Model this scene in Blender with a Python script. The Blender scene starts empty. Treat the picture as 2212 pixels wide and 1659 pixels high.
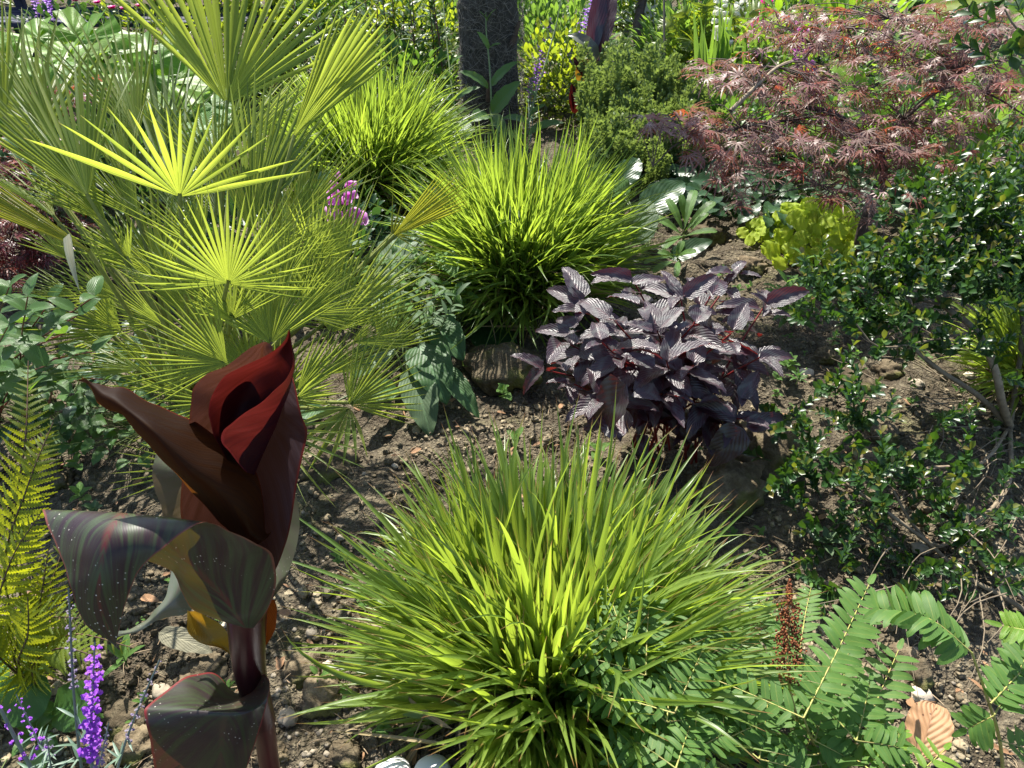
import bpy, math, random
import numpy as np
from mathutils import Vector, Matrix, noise

random.seed(7)
rng = np.random.default_rng(11)
S = bpy.context.scene
COL = S.collection
R = math.radians
U = random.uniform

# ------------------------------------------------------------------ camera
PITCH = R(37.0)
EYE = np.array([0.0, 0.0, 1.5])
FPX, CX, CY = 1609.0, 1106.0, 829.5
cam_d = bpy.data.cameras.new("camera")
cam_d.sensor_width = 36.0
cam_d.lens = 36.0 * FPX / 2212.0
cam_d.clip_start = 0.02
cam_d.clip_end = 400.0
cam = bpy.data.objects.new("camera", cam_d)
COL.objects.link(cam)
cam.location = EYE
cam.rotation_euler = (math.pi / 2 - PITCH, 0, 0)
S.camera = cam

# ------------------------------------------------------------------ light
SUN_DIR = Vector((-0.26, 0.82, 1.08)).normalized()       # towards the sun
w = bpy.data.worlds.new("World"); S.world = w; w.use_nodes = True
nt = w.node_tree; nt.nodes.clear()
sky = nt.nodes.new("ShaderNodeTexSky"); sky.sky_type = 'NISHITA'; sky.sun_disc = False
sky.sun_elevation = math.asin(SUN_DIR.z)
sky.sun_rotation = math.atan2(SUN_DIR.x, SUN_DIR.y)
bg = nt.nodes.new("ShaderNodeBackground"); bg.inputs[1].default_value = 0.10
wo = nt.nodes.new("ShaderNodeOutputWorld")
nt.links.new(sky.outputs[0], bg.inputs[0]); nt.links.new(bg.outputs[0], wo.inputs[0])
sd = bpy.data.lights.new("sun", 'SUN'); sd.energy = 5.0; sd.angle = R(0.5); sd.color = (1.0, 0.955, 0.87)
so = bpy.data.objects.new("sun", sd); COL.objects.link(so)
so.rotation_euler = SUN_DIR.to_track_quat('Z', 'Y').to_euler()
so.location = (-3, 6, 8)
S.view_settings.view_transform = 'Standard'
S.view_settings.look = 'None'
S.view_settings.gamma = 1.0
S.view_settings.use_curve_mapping = False
S.view_settings.exposure = 1.4
S.render.engine = 'CYCLES'
S.cycles.max_bounces = 10
S.cycles.diffuse_bounces = 6
S.cycles.transmission_bounces = 8

# ------------------------------------------------------------------ pixel to place
cP, sP = math.cos(PITCH), math.sin(PITCH)
def px(u, v, d):
    a, b = (u - CX) / FPX, (v - CY) / FPX
    return EYE + d * np.array([a, cP - b * sP, -sP - b * cP])
def pz(u, v, z=0.0):
    b = (v - CY) / FPX
    return px(u, v, (1.5 - z) / (sP + b * cP))
def gdep(u, v, z=0.0):
    return (1.5 - z) / (sP + (v - CY) / FPX * cP)

# ------------------------------------------------------------------ templates: (V, F, A)  A = (across, along, tint)
def nrm(v):
    v = np.asarray(v, float); n = np.linalg.norm(v)
    return v / n if n > 1e-9 else np.array([0, 0, 1.0])
def frame(p, d, up=(0, 0, 1), sx=1, sy=1, sz=1, roll=0.0):
    y = nrm(d); up = np.asarray(up, float)
    if abs(np.dot(y, nrm(up))) > 0.985: up = np.array([0.3, 1, 0.2])
    x = nrm(np.cross(y, up)); z = np.cross(x, y)
    if roll:
        c, s = math.cos(roll), math.sin(roll); x, z = c * x + s * z, -s * x + c * z
    M = np.eye(4); M[:3, 0] = x * sx; M[:3, 1] = y * sy; M[:3, 2] = z * sz; M[:3, 3] = p
    return M
def sph(az, el):
    return np.array([math.cos(el) * math.cos(az), math.cos(el) * math.sin(az), math.sin(el)])
def prof(a, b, n=200):
    m = a / (a + b)
    k = m ** a * (1 - m) ** b
    return lambda t: (max(t, 1e-4) ** a * max(1 - t, 0) ** b) / k
P_GRASS, P_LANCE, P_OVATE, P_OBOV, P_CORD, P_OVAL, P_OBL = prof(.45, 1.15), prof(.6, .9), prof(.5, .85), prof(1.0, .42), prof(.28, .8), prof(.5, .5), prof(.3, .3)
def leaf(L=1., W=.3, pf=P_OVATE, nx=4, ny=8, fold=.25, droop=.6, wave=0., wf=3., serr=0., stalk=0., tip=0., side=0., r=random):
    V, A, F = [], [], []
    ph = r.uniform(0, 6.28)
    y = z = x0 = 0.; ang = droop * .35; st = 1. / ny
    pts = []
    for j in range(ny + 1):
        t = j / ny
        pts.append((x0, y, z, ang))
        a2 = ang - droop * st * (1.2 if t > .5 else .8) - tip * (t > .7) * st * 3
        ang = a2
        y += math.cos(ang) * st * L; z += math.sin(ang) * st * L; x0 += side * st * t * L
    for j, (xx, yy, zz, an) in enumerate(pts):
        t = j / ny
        wd = W * .5 * pf(t) if 0 < j < ny else (W * .03 if j == 0 else 0.0)
        wz = wd
        if serr and 0 < j < ny: wd *= 1 + serr * (1 if j % 2 else -1)
        for i in range(nx + 1):
            s = -1 + 2 * i / nx
            zo = fold * abs(s) * wz + (wave * W * math.sin(t * 6.28 * wf + ph + (2. if s > 0 else 0)) * s * s if wave else 0)
            V.append((xx + s * wd * math.cos(math.atan(fold)), yy - zo * math.sin(an), zz + zo * math.cos(an)))
            A.append((s, t, 0.))
    for j in range(ny):
        for i in range(nx):
            a = j * (nx + 1) + i
            F.append((a, a + 1, a + nx + 2, a + nx + 1))
    return [np.array(V), np.array(F, int), np.array(A)]
def crom(P, n):
    P = [np.asarray(p, float) for p in P]
    if len(P) == 2: return [P[0] + (P[1] - P[0]) * k / n for k in range(n + 1)]
    Q = [2 * P[0] - P[1]] + P + [2 * P[-1] - P[-2]]
    out = []; m = len(P) - 1
    for k in range(n + 1):
        s = k / n * m; i = min(int(s), m - 1); t = s - i
        a, b, c, d = Q[i:i + 4]
        out.append(.5 * (2 * b + (c - a) * t + (2 * a - 5 * b + 4 * c - d) * t * t + (3 * b - a - 3 * c + d) * t ** 3))
    return out
def tube(P, r0, r1=None, n=6, seg=None, bump=0.):
    if r1 is None: r1 = r0
    seg = seg or max(3, 3 * (len(P) - 1)); C = crom(P, seg)
    V, A, F = [], [], []
    ref = np.array([.31, .2, 1.]) if abs(nrm(C[-1] - C[0])[2]) < .9 else np.array([1., .1, 0])
    for k, c in enumerate(C):
        d = nrm(C[min(k + 1, seg)] - C[max(k - 1, 0)])
        x = nrm(np.cross(d, ref)); y = np.cross(d, x); t = k / seg
        rr = (r0 + (r1 - r0) * t) * (1 + bump * U(-1, 1))
        for i in range(n):
            a = 6.2832 * i / n
            V.append(c + rr * (math.cos(a) * x + math.sin(a) * y)); A.append((math.cos(a), t, 0.))
    for k in range(seg):
        for i in range(n):
            j = (i + 1) % n
            F.append((k * n + i, k * n + j, (k + 1) * n + j, (k + 1) * n + i))
    return [np.array(V), np.array(F, int), np.array(A)]
def xf(T, M, tint=None):
    V = T[0] @ M[:3, :3].T + M[:3, 3]
    A = T[2]
    if tint is not None: A = A.copy(); A[:, 2] = tint
    return [V, T[1], A]
def join(Ts):
    n = 0; Vs, Fs, As = [], [], []
    for T in Ts:
        Vs.append(T[0]); As.append(T[2]); Fs.append(T[1] + n); n += len(T[0])
    return [np.concatenate(Vs), np.concatenate(Fs), np.concatenate(As)]
def mesh(name, T, mat, smooth=True):
    V, F, A = T
    me = bpy.data.meshes.new(name)
    F = np.asarray(F, np.int32)
    me.vertices.add(len(V)); me.vertices.foreach_set("co", np.asarray(V, np.float32).ravel())
    if F.shape[1] == 4:
        tri = F[:, 2] == F[:, 3]
        q, t = F[~tri], F[tri][:, :3]
        loops = np.concatenate([q.ravel(), t.ravel()])
        starts = np.concatenate([np.arange(len(q)) * 4, len(q) * 4 + np.arange(len(t)) * 3])
        nf = len(q) + len(t)
    else:
        loops = F.ravel(); starts = np.arange(len(F)) * 3; nf = len(F)
    me.loops.add(len(loops)); me.loops.foreach_set("vertex_index", loops.astype(np.int32))
    me.polygons.add(nf); me.polygons.foreach_set("loop_start", starts.astype(np.int32))
    if smooth: me.polygons.foreach_set("use_smooth", np.ones(nf, bool))
    me.update(calc_edges=True)
    at = me.attributes.new("luv", 'FLOAT_VECTOR', 'POINT')
    at.data.foreach_set("vector", np.asarray(A, np.float32).ravel())
    for m in (mat if isinstance(mat, (list, tuple)) else [mat]): me.materials.append(m)
    return me

# ------------------------------------------------------------------ objects
def thing(name, label, cat, loc, group=None):
    o = bpy.data.objects.new(name, None); COL.objects.link(o)
    o.empty_display_size = .05
    o.location = loc; o['label'] = label; o['category'] = cat
    if group: o['group'] = group
    return o
def origin(o):
    v = Vector((0, 0, 0))
    while o is not None: v += o.location; o = o.parent
    return v
def part(name, me, parent, M=None, label=None, stuff=False):
    """me: a mesh datablock in world coordinates (M None) or a shared template placed by the world matrix M"""
    o = bpy.data.objects.new(name, me); COL.objects.link(o)
    o.parent = parent
    P = origin(parent)
    m = Matrix(M.tolist()) if M is not None else Matrix.Identity(4)
    if M is not None:
        # plain location, rotation, scale
        m.translation = m.translation - P
        o.matrix_basis = m
    else:
        me.transform(Matrix.Translation(-P))
    if label: o['label'] = label
    if stuff: o['kind'] = 'stuff'
    return o
def subempty(name, parent, loc):
    o = bpy.data.objects.new(name, None); COL.objects.link(o); o.parent = parent; o.empty_display_size = .02
    o.location = Vector(loc) - origin(parent)
    return o
def solo(name, me, label, cat, base, group=None, kind=None):
    o = bpy.data.objects.new(name, me); COL.objects.link(o)
    me.transform(Matrix.Translation(-Vector(base))); o.location = base
    if label: o['label'] = label
    if cat: o['category'] = cat
    if group: o['group'] = group
    if kind: o['kind'] = kind
    return o

# ------------------------------------------------------------------ materials
def N(t, ty, **k):
    n = t.nodes.new(ty)
    for a, b in k.items(): setattr(n, a, b)
    return n
def mth(t, op, a, b=None, c=None, clamp=False):
    n = N(t, "ShaderNodeMath", operation=op, use_clamp=clamp)
    for i, v in enumerate((a, b, c)):
        if v is None: continue
        if isinstance(v, (int, float)): n.inputs[i].default_value = v
        else: t.links.new(v, n.inputs[i])
    return n.outputs[0]
def mixc(t, f, a, b, blend='MIX'):
    n = N(t, "ShaderNodeMix", data_type='RGBA', blend_type=blend)
    for i, v in ((0, f), (6, a), (7, b)):
        if isinstance(v, (int, float)): n.inputs[i].default_value = v
        elif isinstance(v, (tuple, list)): n.inputs[i].default_value = (*v[:3], 1)
        else: t.links.new(v, n.inputs[i])
    return n.outputs[2]
def sstep(t, v, a, b):
    n = N(t, "ShaderNodeMapRange", interpolation_type='SMOOTHSTEP')
    t.links.new(v, n.inputs[0]); n.inputs[1].default_value = a; n.inputs[2].default_value = b
    return n.outputs[0]
MATS = {}
def leafmat(name, c1, c2, tr, tw=.45, rough=.42, spec=.35, rib=.35, ribc=None, nv=0, vk=.5, vs=.25, back=None, backtr=None,
            tipc=None, tip0=.8, edge=None, bumpd=.004, lines=0, bump=.25, spots=None, mott=.25, chev=None, hue=.0, sheen=0., bscale=40., stripes=None, fine=0):
    if name in MATS: return MATS[name]
    m = bpy.data.materials.new(name); m.use_nodes = True; t = m.node_tree; t.nodes.clear()
    L = t.links.new
    at = N(t, "ShaderNodeAttribute", attribute_name="luv"); sp = N(t, "ShaderNodeSeparateXYZ"); L(at.outputs['Vector'], sp.inputs[0])
    x, y, ti = sp.outputs
    oi = N(t, "ShaderNodeObjectInfo")
    rnd = mth(t, 'FRACT', mth(t, 'ADD', oi.outputs['Random'], ti))
    ax = mth(t, 'ABSOLUTE', x)
    tc = N(t, "ShaderNodeTexCoord")
    no = N(t, "ShaderNodeTexNoise"); no.inputs['Scale'].default_value = bscale; no.inputs['Detail'].default_value = 4
    L(tc.outputs['Object'], no.inputs['Vector'])
    base = mixc(t, rnd, c1, c2)
    base = mixc(t, mott, base, mixc(t, no.outputs['Fac'], (.25, .25, .25), (1.7, 1.7, 1.6)), 'MULTIPLY') if mott else base
    trc = mixc(t, rnd, tr, tuple(.45 * a + .5 * b for a, b in zip(tr, c2)))
    h = None
    if nv:
        ph = mth(t, 'SUBTRACT', mth(t, 'MULTIPLY', y, float(nv)), mth(t, 'MULTIPLY', ax, float(nv) * vk))
        tri = mth(t, 'ABSOLUTE', mth(t, 'SUBTRACT', mth(t, 'FRACT', ph), .5))      # 0 at vein, .5 between
        vein = mth(t, 'SUBTRACT', 1., sstep(t, tri, 0., .16))
        base = mixc(t, mth(t, 'MULTIPLY', vein, vs), base, ribc or tuple(min(1, v * 2.2) for v in c1))
        trc = mixc(t, mth(t, 'MULTIPLY', vein, .5), trc, tuple(v * .55 for v in tr))
        h = mth(t, 'MULTIPLY', sstep(t, tri, 0., .45), 1.)
    if lines:
        ln = mth(t, 'ABSOLUTE', mth(t, 'SUBTRACT', mth(t, 'FRACT', mth(t, 'MULTIPLY', x, float(lines))), .5))
        base = mixc(t, mth(t, 'MULTIPLY', sstep(t, ln, .1, .5), .28), base, tuple(v * .45 for v in c1))
        h = mth(t, 'MULTIPLY', ln, .8) if h is None else mth(t, 'ADD', h, ln)
    if rib:
        ri = mth(t, 'SUBTRACT', 1., sstep(t, ax, .02, .11))
        base = mixc(t, mth(t, 'MULTIPLY', ri, rib), base, ribc or tuple(min(1, v * 2.6) for v in c1))
        trc = mixc(t, mth(t, 'MULTIPLY', ri, .6), trc, tuple(v * .5 for v in tr))
    if chev:
        q = mth(t, 'ABSOLUTE', mth(t, 'SUBTRACT', mth(t, 'ADD', y, mth(t, 'MULTIPLY', ax, .35)), .5))
        base = mixc(t, mth(t, 'MULTIPLY', mth(t, 'SUBTRACT', 1., sstep(t, q, .02, .16)), .5), base, chev)
    if stripes:
        wv = N(t, "ShaderNodeTexNoise"); wv.inputs['Scale'].default_value = 1.; wv.inputs['Detail'].default_value = 3
        cb = N(t, "ShaderNodeCombineXYZ")
        L(mth(t, 'MULTIPLY', mth(t, 'SUBTRACT', y, mth(t, 'MULTIPLY', ax, .35)), 26.), cb.inputs[0]); L(mth(t, 'MULTIPLY', ax, 1.2), cb.inputs[1])
        L(cb.outputs[0], wv.inputs['Vector'])
        f = sstep(t, wv.outputs['Fac'], .38, .66)
        base = mixc(t, f, base, stripes)
        trc = mixc(t, mth(t, 'MULTIPLY', f, .6), trc, tuple(v * .35 for v in tr))
    if edge:
        base = mixc(t, sstep(t, ax, .955, .985), base, edge)
    if tipc:
        f = sstep(t, y, tip0, 1.0); base = mixc(t, f, base, tipc); trc = mixc(t, f, trc, tipc)
    bt = base; geo = N(t, "ShaderNodeNewGeometry")
    if back:
        base = mixc(t, geo.outputs['Backfacing'], base, mixc(t, .35, back, mixc(t, rnd, c1, c2)))
    if spots:
        vo = N(t, "ShaderNodeTexVoronoi"); vo.inputs['Scale'].default_value = spots[1]
        L(tc.outputs['Object'], vo.inputs['Vector'])
        n2 = N(t, "ShaderNodeTexNoise"); n2.inputs['Scale'].default_value = 9.; L(tc.outputs['Object'], n2.inputs['Vector'])
        f = mth(t, 'MULTIPLY', mth(t, 'SUBTRACT', 1., sstep(t, vo.outputs['Distance'], .10, .17)), sstep(t, n2.outputs['Fac'], .5, .6))
        base = mixc(t, f, base, spots[0])
    pb = N(t, "ShaderNodeBsdfPrincipled"); L(base, pb.inputs['Base Color'])
    pb.inputs['Roughness'].default_value = rough; pb.inputs['Specular IOR Level'].default_value = spec
    if fine:
        n3 = N(t, "ShaderNodeTexNoise"); n3.inputs['Scale'].default_value = fine; n3.inputs['Detail'].default_value = 3; L(tc.outputs['Object'], n3.inputs['Vector'])
        h = n3.outputs['Fac'] if h is None else mth(t, 'ADD', h, mth(t, 'MULTIPLY', n3.outputs['Fac'], .9))
    if h is None: h = no.outputs['Fac']
    bu = N(t, "ShaderNodeBump"); bu.inputs['Strength'].default_value = bump; bu.inputs['Distance'].default_value = bumpd
    L(h, bu.inputs['Height']); L(bu.outputs[0], pb.inputs['Normal'])
    tb = N(t, "ShaderNodeBsdfTranslucent"); L(trc, tb.inputs[0]); L(bu.outputs[0], tb.inputs['Normal'])
    mx = N(t, "ShaderNodeMixShader"); mx.inputs[0].default_value = tw
    L(pb.outputs[0], mx.inputs[1]); L(tb.outputs[0], mx.inputs[2])
    out = N(t, "ShaderNodeOutputMaterial"); L(mx.outputs[0], out.inputs[0])
    MATS[name] = m
    return m
def solidmat(name, c1, c2, rough=.8, scale=30., bump=.5, bd=.004, detail=6, stretch=None, spec=.3, c3=None, moss=None):
    if name in MATS: return MATS[name]
    m = bpy.data.materials.new(name); m.use_nodes = True; t = m.node_tree; t.nodes.clear(); L = t.links.new
    tc = N(t, "ShaderNodeTexCoord"); src = tc.outputs['Object']
    if stretch:
        mp = N(t, "ShaderNodeMapping"); mp.inputs['Scale'].default_value = stretch; L(src, mp.inputs[0]); src = mp.outputs[0]
    no = N(t, "ShaderNodeTexNoise"); no.inputs['Scale'].default_value = scale; no.inputs['Detail'].default_value = detail; no.inputs['Roughness'].default_value = .65
    L(src, no.inputs['Vector'])
    base = mixc(t, sstep(t, no.outputs['Fac'], .35, .68), c1, c2)
    oi = N(t, "ShaderNodeObjectInfo")
    at = N(t, "ShaderNodeAttribute", attribute_name="luv"); sp = N(t, "ShaderNodeSeparateXYZ"); L(at.outputs['Vector'], sp.inputs[0])
    rnd = mth(t, 'FRACT', mth(t, 'ADD', oi.outputs['Random'], sp.outputs[2]))
    base = mixc(t, .6, base, mixc(t, rnd, (.45, .45, .45), (1.5, 1.45, 1.4)), 'MULTIPLY')
    if moss:
        n2 = N(t, "ShaderNodeTexNoise"); n2.inputs['Scale'].default_value = scale * .35; n2.inputs['Detail'].default_value = 5; L(src, n2.inputs['Vector'])
        base = mixc(t, mth(t, 'MULTIPLY', sstep(t, n2.outputs['Fac'], .5, .62), .8), base, moss)
    pb = N(t, "ShaderNodeBsdfPrincipled"); L(base, pb.inputs['Base Color']); pb.inputs['Roughness'].default_value = rough
    pb.inputs['Specular IOR Level'].default_value = spec
    bu = N(t, "ShaderNodeBump"); bu.inputs['Strength'].default_value = bump; bu.inputs['Distance'].default_value = bd
    L(no.outputs['Fac'], bu.inputs['Height']); L(bu.outputs[0], pb.inputs['Normal'])
    out = N(t, "ShaderNodeOutputMaterial"); L(pb.outputs[0], out.inputs[0])
    MATS[name] = m
    return m

M_GOLD = leafmat("golden_grass", (.20, .28, .06), (.08, .16, .03), (.48, .62, .05), tw=.52, rough=.33, spec=.5, lines=3, rib=.2, bump=.12, mott=.15, tipc=(.30, .13, .06), tip0=.86)
M_GRN = leafmat("green_grass", (.17, .25, .05), (.07, .15, .03), (.42, .56, .045), tw=.52, rough=.33, spec=.5, lines=2, rib=.2, bump=.12, mott=.15)
M_PALM = leafmat("palm_leaf", (.22, .27, .055), (.10, .18, .035), (.58, .68, .07), tw=.54, rough=.36, spec=.4, lines=3, rib=.4, ribc=(.28, .32, .06), bump=.3, mott=.15, tipc=(.24, .22, .06), tip0=.93)
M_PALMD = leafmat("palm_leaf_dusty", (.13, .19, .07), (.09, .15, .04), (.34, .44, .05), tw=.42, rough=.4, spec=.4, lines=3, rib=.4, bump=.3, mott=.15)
M_PALMY = leafmat("palm_leaf_yellow", (.24, .25, .03), (.17, .20, .03), (.58, .56, .04), tw=.5, rough=.45, spec=.25, lines=3, rib=.3, bump=.3, mott=.15)
M_PETI = solidmat("petiole", (.16, .19, .04), (.22, .24, .06), rough=.5, scale=60, bump=.1)
M_CANT = leafmat("canna_leaf", (.026, .020, .020), (.028, .018, .022), (.12, .03, .006), tw=.22, rough=.38, spec=.4, nv=80, vk=.3, vs=.14, edge=(.16, .02, .02), ribc=(.10, .05, .03),
                 rib=.4, stripes=(.035, .05, .022), bump=.03, mott=.35, bscale=14, spots=((.45, .42, .36), 120.))
M_CANR = leafmat("canna_leaf_red", (.022, .003, .006), (.02, .003, .008), (.11, .012, .005), tw=.55, rough=.5, spec=.2, nv=60, vk=.35, vs=.2, edge=(.2, .02, .03), rib=.2, stripes=(.012, .003, .012), bump=.03, mott=.3, bscale=14)
M_CANY = leafmat("canna_leaf_orange", (.16, .12, .02), (.16, .12, .02), (.45, .22, .01), tw=.5, rough=.35, nv=20, vk=.35, vs=.3, bump=.15)
M_CANP = leafmat("canna_leaf_pale", (.15, .16, .12), (.12, .12, .10), (.25, .16, .06), tw=.3, rough=.3, spec=.6, nv=100, vk=.35, vs=.08, rib=.3, ribc=(.2, .1, .1), stripes=(.13, .16, .10), bump=.05, mott=.3, bscale=14, spots=((.5, .5, .45), 120.))
M_CANS = solidmat("canna_stem", (.045, .004, .007), (.07, .012, .012), rough=.35, scale=12, bump=.1, stretch=(6, 6, .6), spec=.5)
M_PERS = leafmat("purple_leaf", (.018, .010, .015), (.036, .018, .027), (.24, .014, .010), tw=.24, rough=.36, spec=.8, bumpd=.004, rib=.6, ribc=(.10, .02, .03), nv=8, vk=.45, vs=.15, back=(.22, .02, .015),
                 bump=.35, mott=.3, chev=(.10, .11, .10), fine=160.)
M_PSTEM = solidmat("red_stem", (.16, .012, .01), (.08, .01, .012), rough=.4, scale=20, bump=.1)
M_MAPLE = leafmat("maple_leaf", (.23, .11, .105), (.26, .18, .145), (.36, .14, .08), tw=.38, rough=.45, rib=.0, bump=.1, mott=.3)
M_MAPLR = leafmat("maple_leaf_red", (.25, .07, .05), (.22, .09, .07), (.46, .10, .04), tw=.45, rough=.45, rib=.0, bump=.1, mott=.3)
M_MAPLD = leafmat("maple_leaf_dark", (.07, .018, .02), (.11, .02, .02), (.40, .03, .02), tw=.35, rough=.35, rib=.0, bump=.1, mott=.3)
M_BOX = leafmat("glossy_leaf", (.022, .06, .016), (.035, .085, .02), (.10, .22, .01), tw=.28, rough=.38, spec=.55, rib=.3, bump=.1, mott=.2)
M_BOXY = leafmat("young_glossy_leaf", (.07, .14, .02), (.15, .12, .03), (.25, .30, .02), tw=.35, rough=.35, spec=.6, rib=.2, bump=.1)
M_BARK = solidmat("pale_bark", (.22, .18, .12), (.13, .10, .07), rough=.8, scale=40, bump=.6, stretch=(1, 1, 1))
M_BARKD = solidmat("dark_bark", (.10, .07, .055), (.055, .04, .035), rough=.8, scale=40, bump=.6)
M_ROYAL = leafmat("royal_fern_leaf", (.07, .15, .035), (.095, .19, .04), (.22, .40, .03), tw=.4, rough=.5, spec=.22, rib=.55, ribc=(.22, .27, .06), nv=8, vk=.5, vs=.12, bump=.12, mott=.25)
M_ROYALY = leafmat("young_fern_leaf", (.13, .26, .03), (.15, .27, .03), (.40, .62, .03), tw=.42, rough=.45, rib=.5, ribc=(.3, .33, .08), nv=8, vk=.5, vs=.15, bump=.3)
M_RACH = solidmat("fern_rachis", (.30, .32, .08), (.25, .20, .07), rough=.5, scale=60, bump=.1)
M_FERN = leafmat("gold_fern_leaf", (.17, .23, .02), (.12, .19, .02), (.55, .58, .015), tw=.5, rough=.45, rib=.3, ribc=(.2, .17, .04), bump=.4, nv=12, vk=.3, vs=.2)
M_BRST = solidmat("brown_stalk", (.06, .03, .02), (.10, .06, .03), rough=.6, scale=50, bump=.2)
M_HYD = leafmat("shrub_leaf", (.045, .10, .028), (.07, .14, .035), (.22, .38, .03), tw=.38, rough=.42, spec=.3, rib=.4, nv=9, vk=.55, vs=.2, bump=.25, mott=.2)
M_FOXL = leafmat("foxglove_leaf", (.045, .10, .035), (.06, .12, .04), (.14, .28, .02), tw=.3, rough=.5, spec=.3, rib=.5, nv=9, vk=.6, vs=.15, bump=.2, fine=120., mott=.3)
M_GREY = leafmat("grey_green_leaf", (.075, .125, .06), (.10, .15, .08), (.2, .32, .08), tw=.35, rough=.55, spec=.2, rib=.4, nv=9, vk=.6, vs=.12, bump=.15, fine=120., mott=.3)
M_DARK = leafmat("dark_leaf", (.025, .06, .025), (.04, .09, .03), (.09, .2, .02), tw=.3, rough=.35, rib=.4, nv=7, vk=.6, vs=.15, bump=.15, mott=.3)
M_MID = leafmat("mid_green_leaf", (.05, .12, .03), (.08, .17, .035), (.22, .40, .03), tw=.4, rough=.4, rib=.3, bump=.2)
M_LIGHT = leafmat("light_green_leaf", (.10, .20, .05), (.13, .24, .06), (.32, .52, .05), tw=.42, rough=.4, rib=.4, nv=9, vk=.55, vs=.25, bump=.5, mott=.2)
M_LIME = leafmat("lime_leaf", (.17, .29, .03), (.11, .23, .03), (.38, .58, .02), tw=.45, rough=.45, rib=.45, bump=.4, mott=.25)
M_HEUC = leafmat("acid_lime_leaf", (.40, .50, .04), (.34, .46, .04), (.70, .82, .05), tw=.45, rough=.5, spec=.2, rib=.25, bump=.4, mott=.25)
M_YEL = leafmat("yellow_green_leaf", (.20, .25, .03), (.10, .18, .03), (.42, .50, .02), tw=.5, rough=.4, rib=.2, bump=.2)
M_TINY = leafmat("fine_leaf", (.19, .24, .08), (.10, .16, .045), (.30, .40, .07), tw=.35, rough=.4, rib=0., bump=.1)
M_STG = solidmat("green_stem", (.10, .15, .05), (.14, .17, .07), rough=.5, scale=40, bump=.1)
M_STR = solidmat("reddish_stem", (.14, .05, .03), (.09, .05, .03), rough=.5, scale=40, bump=.1)
M_STGR = solidmat("blue_grey_stem", (.14, .20, .17), (.18, .22, .2), rough=.5, scale=40, bump=.1)
M_LINL = leafmat("toadflax_leaf", (.15, .22, .17), (.12, .2, .13), (.2, .35, .15), tw=.35, rough=.4, rib=.3, bump=.1)
M_PURP = leafmat("purple_petal", (.28, .05, .55), (.35, .10, .60), (.4, .08, .75), tw=.4, rough=.5, rib=0., bump=.1)
M_LILA = leafmat("faded_petal", (.22, .17, .30), (.25, .22, .28), (.3, .2, .45), tw=.4, rough=.5, rib=0., bump=.1)
M_MAG = leafmat("magenta_petal", (.60, .02, .25), (.55, .03, .35), (.9, .03, .4), tw=.4, rough=.5, rib=0., bump=.1)
M_PINK = leafmat("pink_bell", (.55, .12, .50), (.50, .16, .42), (.85, .2, .8), tw=.45, rough=.45, rib=0., bump=.1, tipc=(.75, .4, .7), tip0=.8)
M_WHITE = leafmat("white_bell", (.75, .75, .68), (.7, .72, .6), (.8, .8, .65), tw=.4, rough=.5, rib=0., bump=.1)
M_ORNG = leafmat("orange_petal", (.75, .22, .03), (.7, .3, .05), (.9, .3, .03), tw=.4, rough=.5, rib=0., bump=.1)
M_RUST = solidmat("rusty_spores", (.22, .075, .025), (.12, .04, .02), rough=.9, scale=90, bump=.6)
M_DEAD = leafmat("dead_leaf", (.36, .20, .10), (.30, .17, .09), (.3, .15, .06), tw=.15, rough=.6, rib=.5, ribc=(.2, .1, .05), nv=7, vk=.5, vs=.08, bump=.4, spots=((.12, .06, .03), 60.))
M_DEADG = leafmat("withered_leaf", (.15, .14, .09), (.12, .11, .07), (.1, .09, .05), tw=.1, rough=.7, rib=.4, nv=9, vk=.5, vs=.15, bump=.3, fine=150.)

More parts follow.
